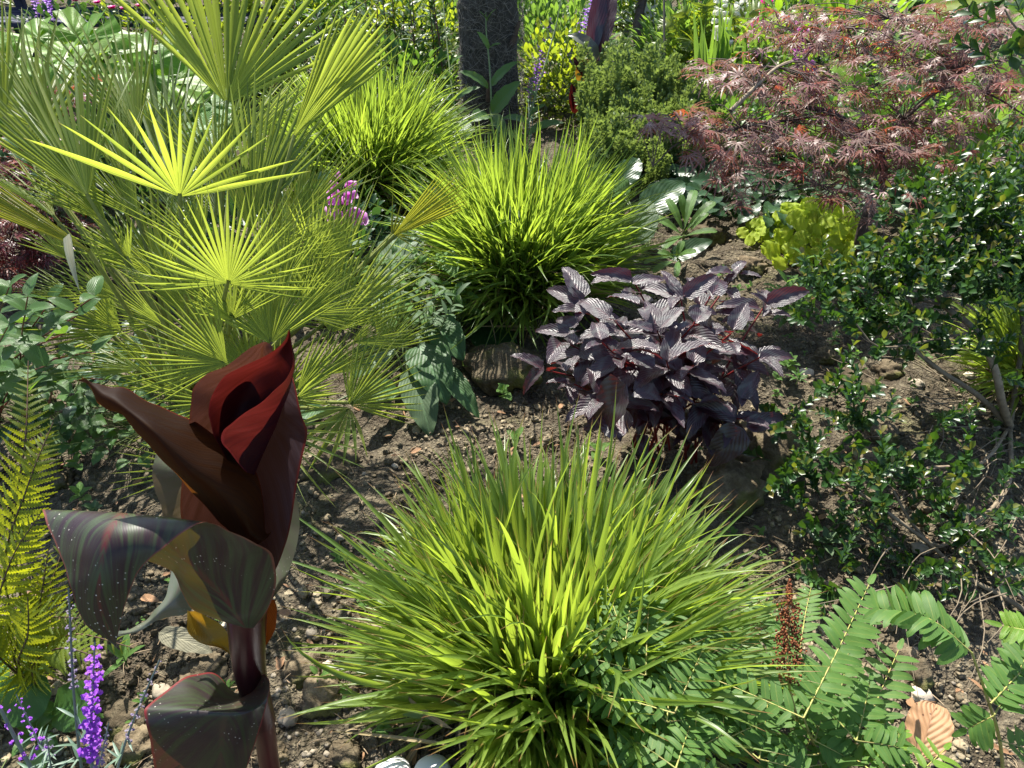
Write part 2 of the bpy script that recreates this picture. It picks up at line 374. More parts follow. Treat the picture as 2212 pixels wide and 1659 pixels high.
# ================================================================== GROUND
def gh(x, y):
    p = Vector((x, y, 0))
    h = .05 * (noise.noise(p * 1.6) ) + .03 * noise.noise(p * 4.3 + Vector((3, 1, 0)))
    if -2.5 < x < 3 and .2 < y < 4.5:
        c = noise.noise(p * 11.) ; h += .022 * max(c, -.3)
        c = noise.voronoi(p * 16.)[0]; h += .014 * (.5 - min(c[0], .6)) * 2
        h += .006 * noise.noise(p * 45.)
    return h - .02
def soilmat():
    m = bpy.data.materials.new("soil"); m.use_nodes = True; t = m.node_tree; t.nodes.clear(); L = t.links.new
    geo = N(t, "ShaderNodeNewGeometry")
    def nz(s, d=6, r=.6):
        n = N(t, "ShaderNodeTexNoise"); n.inputs['Scale'].default_value = s; n.inputs['Detail'].default_value = d
        n.inputs['Roughness'].default_value = r; L(geo.outputs['Position'], n.inputs['Vector']); return n.outputs['Fac']
    vo = N(t, "ShaderNodeTexVoronoi"); vo.inputs['Scale'].default_value = 70.; L(geo.outputs['Position'], vo.inputs['Vector'])
    v2 = N(t, "ShaderNodeTexVoronoi"); v2.inputs['Scale'].default_value = 190.; L(geo.outputs['Position'], v2.inputs['Vector'])
    c = mixc(t, sstep(t, nz(9.), .35, .65), (.08, .062, .04), (.20, .168, .11))
    c = mixc(t, sstep(t, nz(60.), .5, .75), c, (.31, .27, .185))
    c = mixc(t, mth(t, 'MULTIPLY', sstep(t, nz(2.6, 4), .55, .66), .6), c, (.14, .14, .05))
    c = mixc(t, mth(t, 'MULTIPLY', vo.outputs['Distance'], .8), c, (.05, .04, .03))
    h = mth(t, 'ADD', mth(t, 'MULTIPLY', vo.outputs['Distance'], -1.0), mth(t, 'MULTIPLY', nz(120.), .8))
    h = mth(t, 'SUBTRACT', h, mth(t, 'MULTIPLY', v2.outputs['Distance'], .5))
    pb = N(t, "ShaderNodeBsdfPrincipled"); L(c, pb.inputs['Base Color']); pb.inputs['Roughness'].default_value = .95
    pb.inputs['Specular IOR Level'].default_value = .15
    bu = N(t, "ShaderNodeBump"); bu.inputs['Strength'].default_value = 1.; bu.inputs['Distance'].default_value = .012
    L(h, bu.inputs['Height']); L(bu.outputs[0], pb.inputs['Normal'])
    out = N(t, "ShaderNodeOutputMaterial"); L(pb.outputs[0], out.inputs[0])
    return m
M_SOIL = soilmat()
def axis(a, b, fine0, fine1, step, coarse):
    v = list(np.arange(fine0, fine1 + 1e-6, step))
    x, s = fine0, step
    while x > a: s *= coarse; x -= s; v.insert(0, x)
    x, s = v[-1], step
    while x < b: s *= coarse; x += s; v.append(x)
    return np.array(v)
xs = axis(-160, 160, -1.6, 2.1, .0125, 1.35)
ys = axis(-60, 200, .45, 3.4, .0125, 1.25)
GX, GY = np.meshgrid(xs, ys)
H = np.array([gh(a, b) if abs(a) < 8 and -2 < b < 14 else 0. for a, b in zip(GX.ravel(), GY.ravel())])
V = np.stack([GX.ravel(), GY.ravel(), H], 1)
ny_, nx_ = GX.shape
idx = np.arange(nx_ * ny_).reshape(ny_, nx_)
F = np.stack([idx[:-1, :-1], idx[:-1, 1:], idx[1:, 1:], idx[1:, :-1]], -1).reshape(-1, 4)
solo("ground", mesh("ground", [V, F, np.zeros_like(V)], M_SOIL), "dark crumbly garden soil with dry pale crust and moss stains", None, (0, 0, 0), kind="structure")

import bmesh
def lump(rough=.3, sub=2, flat=.7, seed=0, f=1.6, facet=False):
    bm = bmesh.new(); bmesh.ops.create_icosphere(bm, subdivisions=sub, radius=1.)
    o = Vector((seed * 3.7, seed * 1.3, 0))
    for v in bm.verts:
        n = v.co.normalized()
        k = 1 + rough * noise.noise(n * f + o) + rough * .45 * noise.noise(n * f * 3 + o) + (rough * .25 * noise.noise(n * f * 8 + o) if sub > 2 else 0)
        if facet: k = 1 + rough * round(2 * noise.noise(n * f + o)) * .4
        v.co = Vector((n.x * k, n.y * k * .85, n.z * k * flat))
    V = np.array([v.co[:] for v in bm.verts]); F = np.array([[v.index for v in f.verts] for f in bm.faces]); bm.free()
    F = np.concatenate([F, F[:, 2:3]], 1)
    return [V, F, np.zeros((len(V), 3))]
M_CLOD = solidmat("soil_lump", (.10, .078, .05), (.27, .23, .155), rough=.95, scale=2.2, bump=.8, bd=.4, spec=.1)
M_CLODM = solidmat("mossy_lump", (.09, .07, .045), (.19, .155, .10), rough=.95, scale=22, bump=1., bd=.02, moss=(.11, .115, .03), spec=.1)
M_STONE = solidmat("stone", (.28, .24, .18), (.18, .155, .12), rough=.8, scale=25, bump=.4, bd=.01)
M_STONEP = solidmat("pale_stone", (.58, .50, .38), (.42, .34, .26), rough=.8, scale=25, bump=.4, bd=.01)
lumps = [lump(.55, 2 if i < 5 else 1, .75, i, 1.9) for i in range(9)]
def inview(x, y, z=0., m=80):
    q = np.array([x, y, z]) - EYE; d = q[1] * cP - q[2] * sP
    if d <= .1: return False
    u = CX + FPX * q[0] / d; v = CY - FPX * (q[1] * sP + q[2] * cP) / d
    return -m < u < 2212 + m and -m < v < 1659 + m
bits = []
cnt = 0
while cnt < 11000:
    v = random.random() ** .8 * 1400 + 330; u = U(-60, 2270)
    g = pz(u, v); x, y = g[0], g[1]
    if y > 3.6: continue
    cl = noise.noise(Vector((x * 3.1, y * 3.1, 5.)))
    if random.random() > .62 + cl * .9: continue
    s = min(.028, .0022 + abs(random.gauss(0, .0054)))
    T = random.choice(lumps if s > .010 else lumps[5:])
    a = U(0, 6.28); M = frame((x, y, gh(x, y) + s * .2), (math.cos(a), math.sin(a), U(-.3, .3)), (U(-.4, .4), U(-.4, .4), 1), s, s * U(.7, 1.2), s * U(.7, 1.1))
    bits.append(xf(T, M, random.random())); cnt += 1
solo("soil_crumbs", mesh("soil_crumbs", join(bits), M_CLOD, smooth=False), "loose crumbs and small lumps of dry soil over the bed", None, (0, 0, 0), kind="stuff")
# straw-like litter
bits = []
for i in range(1700):
    u, v = U(-50, 2260), U(500, 1700); g = pz(u, v); a = U(0, 6.28); l = U(.01, .05)
    z = gh(g[0], g[1]) + .006
    d = np.array([math.cos(a) * l, math.sin(a) * l, U(0, .012)])
    bits.append(xf(tube([np.array([g[0], g[1], z]), np.array([g[0], g[1], z + .004]) + d * .5 + np.array([U(-.004, .004), U(-.004, .004), 0]), np.array([g[0], g[1], z]) + d], U(.0006, .0016), n=3, seg=3), np.eye(4), random.random()))
M_LITTER = solidmat("dry_litter", (.32, .25, .16), (.16, .11, .07), rough=.9, scale=30)
solo("dry_litter", mesh("dry_litter", join(bits), M_LITTER), "thin dead stalks and twig litter lying on the soil", None, (0, 0, 0), kind="stuff")

def clod(u, v, s, label, mat=M_CLODM, flat=.6, name="soil_clod", cat="soil clod", seed=None, rough=.4, group=None, facet=False, sub=4):
    T = lump(rough, sub, flat, seed if seed is not None else random.randint(1, 99), 1.7, facet)
    g = pz(u, v, 0.); base = (g[0], g[1], gh(g[0], g[1]))
    a = U(0, 6.28)
    M = frame((g[0], g[1], base[2] + s * flat * .3), (math.cos(a), math.sin(a), 0), (0, 0, 1), s, s, s)
    return solo(name, mesh(name, xf(T, M), mat), label, cat, base, group)
for a in [(1085, 800, .13, "large smooth mossy earth lump behind the purple plant, beside the round dock leaf"),
          (1650, 985, .12, "large mossy earth mound just right of the hanging heart-shaped purple leaf"),
          (1580, 1055, .10, "olive mossy mound in the shade right behind the front grass tips"),
          (700, 1010, .07, "dark soil clod between the canna and the front grass"),
          (740, 985, .045, "crumbly soil clod beside the drooping palm tips"),
          (1520, 1045, .05, "shaded clod under the hanging heart-shaped purple leaf"),
          (445, 1435, .045, "dry pale clod behind the canna stem on its left"),
          (520, 1450, .035, "rough clod touching the canna stem"),
          (405, 1460, .04, "flat soil clod left of the rounded pebble"),
          (650, 1440, .045, "knobbly soil clod right of the canna stem"),
          (690, 1500, .05, "sunlit crusty clod between canna and front grass"),
          (260, 1530, .05, "dark wet clod behind the purple toadflax spike"),
          (280, 1590, .045, "lower dark clod under the lilac toadflax spike"),
          (1850, 820, .07, "flaky sunlit clod in the open soil right of the purple plant"),
          (1925, 790, .05, "brown clod under the box-leaved shrub branch"),
          (1790, 745, .045, "clod behind the pale flat stone"),
          (1870, 985, .05, "clod below the middle sprigs of the glossy shrub"),
          (1905, 930, .06, "smooth soil ridge between glossy shrub sprigs"),
          (1530, 500, .09, "brown soil mound left of the lime heuchera"),
          (1620, 570, .06, "sandy clod above the top purple leaf"),
          (1990, 1440, .04, "grey clod between the royal fern and the right hand frond"),
          (1955, 1400, .035, "upright clod behind the royal fern frond"),
          (120, 1020, .035, "dark crumb of soil left of the seedling"),
          (590, 1620, .03, "clod beside the stem base of the canna"),
          (745, 1620, .035, "crumbly clod near the white shoes")]:
    clod(*a)
for u, v, s, l, mt in [(1747, 787, .032, "flat pale buff stone beside the purple plant", M_STONEP), (620, 1545, .022, "square grey stone right of the canna stem", M_STONE),
                       (340, 1478, .022, "rounded buff pebble behind the purple toadflax", M_STONE), (2000, 1482, .026, "upright pale chalky stone by the royal fern", M_STONEP),
                       (700, 1430, .020, "cream flint between canna and front grass", M_STONEP), (757, 1611, .011, "small pinkish chip of stone near the white shoes", M_STONEP),
                       (672, 1360, .016, "grey pebble at the left edge of the front grass", M_STONE), (735, 1150, .012, "little grey pebble above the front grass fringe", M_STONE),
                       (2100, 800, .02, "buff stone under the shrub branches at the right", M_STONEP), (1985, 820, .025, "grey stone by the forked pale branch", M_STONE),
                       (480, 1340, .012, "white chip under the folded canna leaf", M_STONEP), (1860, 1110, .02, "buff stone among the low glossy sprigs", M_STONE),
                       (850, 990, .012, "white pebble by the palm tips", M_STONEP), (1985, 1190, .022, "pinkish stone behind the royal fern fronds", M_STONE)]:
    clod(u, v, s, l, mt, .55, "stone", "stone", rough=.35, facet=False, sub=3)
bits = []
for i in range(260):
    u, v = (U(580, 850), U(1330, 1659)) if i < 110 else (U(0, 2212), U(950, 1659)); g = pz(u, v); s = U(.003, .008)
    bits.append(xf(random.choice(lumps), frame((g[0], g[1], gh(g[0], g[1]) + s * .3), (U(-1, 1), U(-1, 1), 0), (0, 0, 1), s, s, s * .7), random.random()))
solo("gravel", mesh("gravel", join(bits), M_STONE), "tiny grey and buff pebbles scattered through the soil", None, (0, 0, 0), kind="stuff")

M_STRAW = leafmat('straw_blade', (.34, .27, .14), (.22, .16, .08), (.4, .3, .12), tw=.3, lines=2)
# ================================================================== FOUNTAIN GRASS CLUMPS
def grass_clump(name, label, base, rad, H, n, nparts, mat, Lr, Wr, lean=(0, 0, 0), az0=0, seedk=0, tmin=.08, tmax=1.35, group="arching clumps of golden grass"):
    t = thing(name, label, "grass clump", base, group)
    tm = [leaf(1, .06, P_GRASS, 4, 8, .3, dr, 0, tip=tp, side=sd_) for dr, tp, sd_ in [(.18, 0, 0), (.4, 0, .04), (.7, .03, -.04), (1.05, .1, .06), (.35, .05, -.08), (1.5, 0, 0)]]
    ms = [mesh("blade", x, mat) for x in tm]
    stuffs, stems = [], []
    recs = []
    for i in range(n):
        az = U(0, 6.2832)
        q = random.random() ** .75
        mess = random.random() < .10
        tl = tmin + (tmax - tmin) * q                            # tilt from vertical
        r0 = rad * U(.0, .3)
        p0 = np.array(base) + np.array([math.cos(az) * r0, math.sin(az) * r0, 0.])
        cl = H * U(.12, .78) * (1. - .25 * (q > .8)) * (.4 if mess else 1)
        d1 = np.array([math.sin(tl * .55) * math.cos(az), math.sin(tl * .55) * math.sin(az), math.cos(tl * .55)]) + np.array(lean) * .5
        d2 = np.array([math.sin(tl) * math.cos(az), math.sin(tl) * math.sin(az), math.cos(tl)]) + np.array(lean)
        p1 = p0 + nrm(d1) * cl * .6 + nrm(d2) * cl * .4
        az2 = az + random.gauss(0, .28 if not mess else 1.2); t2 = tl + random.gauss(.08, .16 if not mess else .6)
        d3 = np.array([math.sin(t2) * math.cos(az2), math.sin(t2) * math.sin(az2), math.cos(t2)]) + np.array(lean)
        L = U(*Lr) * (1.1 if q < .6 else .95); W = U(*Wr)
        k = random.choice([0, 0, 1, 1, 2, 3, 4] if q < .75 else [0, 1, 2, 2, 3, 5])
        M = frame(p1, d3, (math.cos(az) * .2, math.sin(az) * .2, 1), W / .06, L, L, roll=random.gauss(0, .7))
        e = p1 + nrm(d3) * L
        if any(abs(q_[0] - sx_) < .05 and q_[1] < .74 and q_[2] < .32 for q_ in (p1, (p1 + e) / 2, e) for sx_ in (-.24, -.16)): continue
        e = p1 + nrm(d3) * L * .5
        if mess: L *= U(.4, .8); k = random.choice([3, 5, 4, 2])
        M = frame(p1, d3, (math.cos(az) * .2, math.sin(az) * .2, 1), W / .06, L, L, roll=random.gauss(0, .7))
        recs.append((np.linalg.norm(e - EYE) - (.25 if q < .5 else 0) - p1[2] * .8 + U(0, .2), k, M))
        if i % 3 == 0: stems.append(xf(tube([p0, (p0 + p1) / 2 + np.array([0, 0, .02 * cl]), p1], .0012 * (1 + H), n=3, seg=3), np.eye(4), random.random()))
    recs.sort(key=lambda r: r[0])
    for r_ in recs[:nparts]: part("blade", ms[r_[1]], t, r_[2])
    part("grass_blades", mesh("grass_blades", join([xf(tm[k], M, random.random()) for _, k, M in recs[nparts:]]), mat), t, stuff=True)
    dead = []
    for i in range(n // 14):
        az = U(0, 6.28); r_ = rad * U(.0, .75); p = np.array(base) + np.array([math.cos(az) * r_, math.sin(az) * r_, U(.02, .5) * H])
        L = U(*Lr) * .8; dead.append(xf(random.choice(tm[2:]), frame(p, sph(az + random.gauss(0, .9), U(-.7, .5)), (0, 0, 1), U(*Wr) / .06 * .7, L, L, roll=U(-1, 1)), random.random()))
    part("dead_blades", mesh("dead_blades", join(dead), M_STRAW), t, stuff=True)
    part("stalks", mesh("stalks", join(stems), M_STR), t, stuff=True)
    return t
b = pz(1180, 1500)
grass_clump("golden_grass_clump", "large golden-green grass clump in the foreground between the canna and the fern", (b[0], b[1], -.01), .38, .35, 3300, 298, M_GOLD, (.18, .36), (.010, .019), lean=(0, .20, .0), tmax=1.45)
b = pz(1130, 640)
grass_clump("golden_grass_clump", "arching green grass clump in the middle, behind the purple plant", (b[0], b[1], -.01), .4, .46, 3400, 290, M_GRN, (.20, .38), (.009, .014), lean=(.08, .12, 0))
b = pz(800, 440)
grass_clump("golden_grass_clump", "bright grass clump behind the palm, left of the hairy trunk", (b[0], b[1], -.01), .45, .5, 3200, 260, M_GRN, (.22, .40), (.009, .014), lean=(.05, .1, 0))
b = pz(2230, 840)
grass_clump("golden_grass_clump", "yellow grass clump behind the bare branches at the right edge", (b[0], b[1], -.01), .25, .34, 700, 120, M_GOLD, (.16, .26), (.010, .016))

# ================================================================== FAN PALM
heart = pz(455, 905, .08)
palm = thing("fan_palm", "multi-headed fan palm with stiff yellow-green fronds behind the dark canna", "palm", pz(455, 905, 0.))
seg_budget = [298]
def palm_seg(ang, R0, wk, split, cone, curl, k, th, vf=.5):
    """one pleated segment in the frond's own frame"""
    V, A, F = [], [], []
    pitch = th
    rs = [.02, .12, .28, .45, .6, .75, .88, .96, 1.0]
    dx, dy = math.sin(ang), math.cos(ang); vz = vf * abs(dx) ** 1.3; nn_ = 1 / math.sqrt(1 + vz * vz); dx *= nn_; dy *= nn_; vz *= nn_
    for j, r_ in enumerate(rs):
        r = r_ * R0
        base_w = pitch * min(r, split * R0) * .5
        fr = max(0, (r_ - split) / (1 - split))
        ww = base_w * wk * (1 - fr ** 1.6 * .93) if r_ > split else base_w * 1.02
        z = cone * (ang * ang) * r * .12 + vz * r - curl * R0 * r_ ** 2.2
        dep = -ww * .85
        for s in (-1, 0, 1):
            V.append((dx * r + dy * s * ww, dy * r - dx * s * ww, z + (dep if s == 0 else 0)))
            A.append((s * 1., r_, 0.))
    for j in range(len(rs) - 1):
        a = j * 3
        F += [(a, a + 1, a + 4, a + 3), (a + 1, a + 2, a + 5, a + 4)]
    return [np.array(V), np.array(F), np.array(A)]
def frond(hub, tip, spread, nseg, mat=M_PALM, cone=.35, curl=.08, split=.4, roll=0., up=None, det=False, wk=1., heartp=None, skew=0., rad=.006, lenv=.12, label=None, gap=0., vf=.45):
    H_, T_ = px(*hub), px(*tip)
    y = T_ - H_; R0 = np.linalg.norm(y)
    upv = nrm(EYE - H_) if up is None else np.array(up)
    M = frame(H_, y, upv, 1, 1, 1, roll)
    fr = subempty("frond", palm, H_)
    if label: fr['label'] = label
    hp = np.array(heart if heartp is None else heartp) + np.array([U(-.05, .05), U(-.05, .05), U(-.03, .05)])
    mid = (hp + H_) / 2 + np.array([0, 0, .03]) + (H_ - hp) * np.array([.08, .08, 0])
    part("petiole", mesh("petiole", tube([hp, mid, H_ + nrm(y) * .01], rad * 1.3, rad * .75, n=6, seg=8), M_PETI), fr)
    sp = R(spread); th = sp / nseg
    segs = []
    for k in range(nseg):
        a = -sp / 2 + th * (k + .5) + U(-.12, .12) * th
        if gap and random.random() < gap: continue
        l = R0 * (1 + lenv * .5 - lenv * abs(a / (sp / 2)) ** 2 - abs(U(0, .07))) * (1 + skew * a / sp)
        segs.append(palm_seg(a, l, wk * (1 - .25 * random.random()), split + U(-.05, .05), cone, curl + (U(-.02, .06) if random.random() < .75 else U(.06, .3)), k, th, vf))
    if det and seg_budget[0] >= len(segs):
        seg_budget[0] -= len(segs)
        for s_ in segs: part("leaf_segment", mesh("leaf_segment", xf(s_, M), mat), fr)
    else:
        part("leaf_segments", mesh("leaf_segments", join([xf(s_, M, random.random()) for s_ in segs]), mat), fr, stuff=True)
P, D, Y = M_PALM, M_PALMD, M_PALMY
# hub (u,v,depth), tip (u,v,depth), spread
frond((388, 425, 1.78), (395, 150, 1.64), 138, 15, P, cone=-.1, curl=-.05, det=True, wk=1.2, split=.34, lenv=-.45, label="V-shaped frond in the middle of the crown, banded with shadow")
frond((490, 225, 2.05), (525, -185, 2.05), 118, 23, P, cone=.2, curl=.02, det=True, split=.42, label="topmost wide open frond")
frond((632, 298, 1.95), (835, 40, 1.9), 26, 11, P, cone=0, curl=0, det=True, split=.6, wk=1.9, label="folded frond slanting up to the right")
frond((632, 298, 1.97), (765, 20, 2.0), 18, 8, P, cone=0, curl=0, det=True, split=.55, wk=1.3)
frond((846, 512, 2.15), (1000, 395, 2.15), 34, 13, Y, cone=0, curl=0, det=True, split=.5, wk=1.4, label="small yellow frond at the right tip of the palm")
frond((846, 512, 2.16), (900, 330, 2.2), 40, 3, Y, cone=0, curl=0, wk=.25, split=.2)
frond((850, 505, 2.16), (1010, 560, 2.1), 34, 3, Y, cone=0, curl=0, wk=.3, split=.2)
frond((493, 612, 1.62), (500, 405, 1.52), 186, 34, P, cone=.25, curl=.1, det=True, split=.4, lenv=.0, label="round fan frond in the centre")
frond((585, 742, 1.75), (570, 520, 1.75), 128, 30, P, cone=.3, curl=.05, det=True, split=.4, label="upright fan just above the canna tip")
frond((490, 785, 1.62), (270, 690, 1.55), 120, 24, P, cone=.3, curl=.1, det=True, split=.36, label="fan frond pointing left behind the canna")
frond((200, 545, 1.62), (-70, 400, 1.62), 16, 12, Y, cone=0, curl=-.05, det=True, split=.8, wk=1.2, label="yellow folded frond leaving the picture at the left")
frond((190, 425, 1.9), (40, 110, 1.95), 76, 22, P, cone=.3, curl=.05, det=True, split=.45, label="tall frond at the left edge")
frond((755, 875, 1.85), (885, 765, 1.85), 120, 20, P, cone=.2, curl=.2, det=True, split=.4, lenv=.2, label="lowest frond on the right with curled segments")
frond((755, 880, 1.86), (690, 985, 1.75), 100, 9, P, cone=.1, curl=.25, split=.35, wk=1.5)
frond((715, 718, 2.0), (800, 470, 2.05), 120, 26, P, cone=.3, curl=.05, det=True, label="spread frond right of the centre")
frond((640, 850, 1.7), (738, 730, 1.7), 46, 10, P, cone=.1, curl=.05, wk=1.3, split=.45, det=False)
frond((640, 860, 1.7), (715, 835, 1.65), 50, 6, P, cone=.1, curl=.1, wk=1.3, split=.4)
frond((262, 716, 2.05), (70, 640, 2.0), 120, 24, P, cone=.3, curl=.05, label="low frond behind the leafy shrub at left")
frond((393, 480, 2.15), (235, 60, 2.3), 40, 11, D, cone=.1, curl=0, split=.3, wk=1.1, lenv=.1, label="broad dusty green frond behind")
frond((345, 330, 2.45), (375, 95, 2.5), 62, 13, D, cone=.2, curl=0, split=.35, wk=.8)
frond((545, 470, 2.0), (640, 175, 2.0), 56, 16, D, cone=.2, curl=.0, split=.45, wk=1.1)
frond((540, 500, 1.95), (520, 250, 1.95), 50, 14, P, cone=.2, curl=.0, split=.4)
frond((60, 340, 2.15), (50, 20, 2.3), 64, 13, P, cone=.2, curl=0, split=.4, wk=.9)
frond((10, 260, 2.0), (-120, -40, 2.0), 60, 14, P, cone=.2, curl=0, split=.4)
frond((640, 560, 2.15), (600, 300, 2.2), 52, 18, P, cone=.2, curl=0, split=.45)
frond((730, 600, 2.2), (700, 350, 2.25), 60, 18, P, cone=.2, curl=0, split=.5, wk=.7)
frond((350, 600, 2.1), (250, 400, 2.1), 120, 24, P, cone=.3, curl=.05)
frond((420, 690, 2.0), (400, 480, 2.0), 110, 24, P, cone=.3, curl=.05)
frond((700, 640, 2.2), (760, 500, 2.2), 110, 22, P, cone=.3, curl=.05)
frond((330, 760, 1.95), (190, 800, 1.9), 110, 18, P, cone=.3, curl=.1, gap=.2)
frond((470, 870, 1.8), (250, 900, 1.75), 70, 10, P, cone=.2, curl=.1, gap=.1, split=.25)
frond((440, 1010, 1.72), (235, 1010, 1.68), 50, 8, P, cone=.1, curl=.05, split=.15, wk=1.6)
frond((600, 930, 1.8), (760, 1020, 1.65), 60, 8, P, cone=.1, curl=.1, split=.15, wk=1.6)
frond((640, 640, 1.95), (640, 480, 1.95), 150, 26, P, cone=.3, curl=.1)
frond((600, 860, 1.9), (700, 760, 1.9), 120, 20, P, cone=.2, curl=.1)
frond((380, 850, 1.9), (300, 700, 1.9), 120, 20, P, cone=.2, curl=.1, gap=.15)
frond((150, 560, 2.1), (60, 480, 2.1), 60, 9, P, cone=.2, curl=.05, gap=.1)
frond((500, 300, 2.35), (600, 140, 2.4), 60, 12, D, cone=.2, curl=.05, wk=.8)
frond((560, 690, 2.1), (700, 560, 2.15), 110, 22, P, cone=.3, curl=.05)
frond((560, 420, 2.2), (610, 230, 2.2), 60, 16, P, cone=.2, curl=0)
frond((680, 560, 2.0), (740, 430, 1.95), 100, 18, P, cone=.2, curl=.05)
frond((280, 560, 2.0), (200, 480, 1.95), 100, 16, P, cone=.2, curl=.05)
frond((820, 760, 2.1), (905, 640, 2.15), 90, 18, P, cone=.3, curl=.1)
for (h, t__, sp_, n_, m__) in [
    ((300, 470, 1.95), (160, 250, 2.0), 70, 18, P), ((440, 540, 1.9), (330, 330, 1.9), 80, 20, P), ((560, 560, 1.85), (700, 400, 1.85), 100, 22, P), ((640, 480, 2.1), (760, 290, 2.15), 60, 16, P),
    ((250, 640, 1.9), (90, 560, 1.85), 90, 20, P), ((420, 640, 1.75), (270, 560, 1.7), 110, 22, P), ((650, 680, 1.85), (800, 600, 1.85), 100, 24, P), ((540, 800, 1.75), (420, 640, 1.75), 100, 22, P),
    ((700, 810, 1.95), (850, 700, 2.0), 90, 20, P), ((350, 700, 1.8), (200, 640, 1.75), 80, 18, P), ((120, 470, 2.0), (-40, 330, 2.0), 60, 14, P), ((280, 380, 2.1), (180, 190, 2.15), 50, 14, P),
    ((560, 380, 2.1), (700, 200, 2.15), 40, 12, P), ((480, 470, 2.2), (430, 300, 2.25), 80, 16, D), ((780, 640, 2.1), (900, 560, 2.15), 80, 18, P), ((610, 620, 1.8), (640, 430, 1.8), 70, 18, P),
    ((300, 800, 1.85), (120, 760, 1.8), 70, 14, P), ((160, 640, 2.05), (20, 600, 2.0), 70, 14, P), ((760, 740, 1.95), (900, 690, 2.0), 70, 14, P), ((500, 690, 1.7), (470, 540, 1.65), 140, 24, P)]:
    frond(h, t__, sp_, n_, m__, cone=U(.1, .8), curl=U(.02, .15), split=U(.22, .4), roll=U(-.5, .5), wk=U(.8, 1.1), up=(U(-.7, .7), U(-.9, .1), .9), vf=U(.3, .8))
for (h, t__, sp_, n_, m__) in [((300, 300, 2.15), (200, 30, 2.25), 60, 16, P), ((120, 300, 2.1), (-40, 60, 2.15), 60, 16, P), ((230, 480, 2.0), (60, 300, 2.0), 60, 18, P), ((470, 400, 2.05), (420, 170, 2.1), 70, 18, P), ((520, 330, 2.1), (680, 120, 2.15), 44, 12, P)]:
    frond(h, t__, sp_, n_, m__, cone=U(.1, .8), curl=U(.0, .08), split=U(.3, .45), roll=U(-.5, .5), wk=U(.9, 1.2), up=(U(-.7, .7), U(-1., -.2), .7), vf=U(.3, .8))
# fibrous base
part("trunk", mesh("trunk", tube([pz(455, 905, -.02), np.array(heart) + (0, 0, .03), np.array(heart) + (.01, .02, .16)], .07, .05, n=10, seg=8, bump=.15), solidmat("palm_fibre", (.10, .07, .05), (.2, .15, .1), rough=.95, scale=60, bump=1., bd=.02, stretch=(1, 1, .3))), palm)
rb = px(150, 510, 1.6); 
t_ = leaf(1, 1, P_GRASS, 2, 6, .3, .5)
part("dry_segment", mesh("dry_segment", xf(t_, frame(px(150, 505, 1.58), px(168, 622, 1.56) - px(150, 505, 1.58), nrm(EYE), .018, .13, .13)), leafmat('bleached_leaf', (.5, .48, .34), (.5, .48, .34), (.6, .6, .4), tw=.4, lines=3)), palm, label="bleached segment hanging from the yellow frond")

# ================================================================== DARK CANNA (foreground)
def cpx(c, crop):                                        # sketch coordinates -> place
    if crop == 1: return px(79.6 + .488 * c[0], 707.8 + .488 * c[1], c[2])
    if crop == 2: return px(79.6 + .488 * c[0], 1061.8 + .488 * c[1], c[2])
    return px(.36 * c[0], 1061.8 + .36 * c[1], c[2])
def patch(rows, nu=14, nv=40, ripple=.0012):
    C = [crom(r, nu) for r in rows]                      # each row -> nu+1 points
    cols = [crom([C[i][j] for i in range(len(rows))], nv) for j in range(nu + 1)]
    V, A, F = [], [], []
    for k in range(nv + 1):
        for j in range(nu + 1):
            p = cols[j][k]; s = -1 + 2 * j / nu
            p = p + np.array([0, 1, .3]) * ripple * (math.sin(k * .9 + s * 2.) + math.sin(k * .37 + 2)) * abs(s)
            V.append(p); A.append((s, k / nv, 0.))
    for k in range(nv):
        for j in range(nu):
            a = k * (nu + 1) + j; F.append((a, a + 1, a + nu + 2, a + nu + 1))
    return [np.array(V), np.array(F), np.array(A)]
def cp(rows, crop=1): return [[cpx(p, crop) for p in r] for r in rows]
canna = thing("canna", "tall dark bronze canna with big rolled leaves in the left foreground", "canna plant", pz(600, 1720, 0))
rows = cp([[(1115, 8, 1.0), (1116, 9, 1.0), (1117, 9, 1.0), (1118, 10, 1.0)],
           [(1085, 70, 1.0), (1105, 60, 1.02), (1130, 75, 1.0), (1128, 85, .99)],
           [(960, 150, 1.0), (1040, 130, 1.03), (1136, 140, 1.01), (1134, 150, .98)],
           [(855, 200, 1.0), (980, 190, 1.05), (1128, 205, 1.02), (1112, 215, .97)],
           [(795, 262, 1.0), (930, 270, 1.06), (1112, 285, 1.03), (1050, 280, .955)],
           [(764, 335, 1.0), (900, 350, 1.07), (1085, 365, 1.03), (965, 347, .95)],
           [(764, 410, 1.0), (880, 430, 1.07), (1058, 440, 1.03), (868, 418, .95)],
           [(785, 480, 1.01), (870, 500, 1.07), (1030, 500, 1.03), (815, 482, .96)],
           [(830, 560, 1.03), (890, 570, 1.08), (1000, 565, 1.04), (850, 545, .98)],
           [(900, 650, 1.06), (930, 650, 1.08), (965, 650, 1.05), (930, 640, 1.02)]])
part("rolled_leaf", mesh("rolled_leaf", patch(rows, 18, 46), M_CANR), canna, label="innermost leaf rolled like a funnel, glowing red inside")
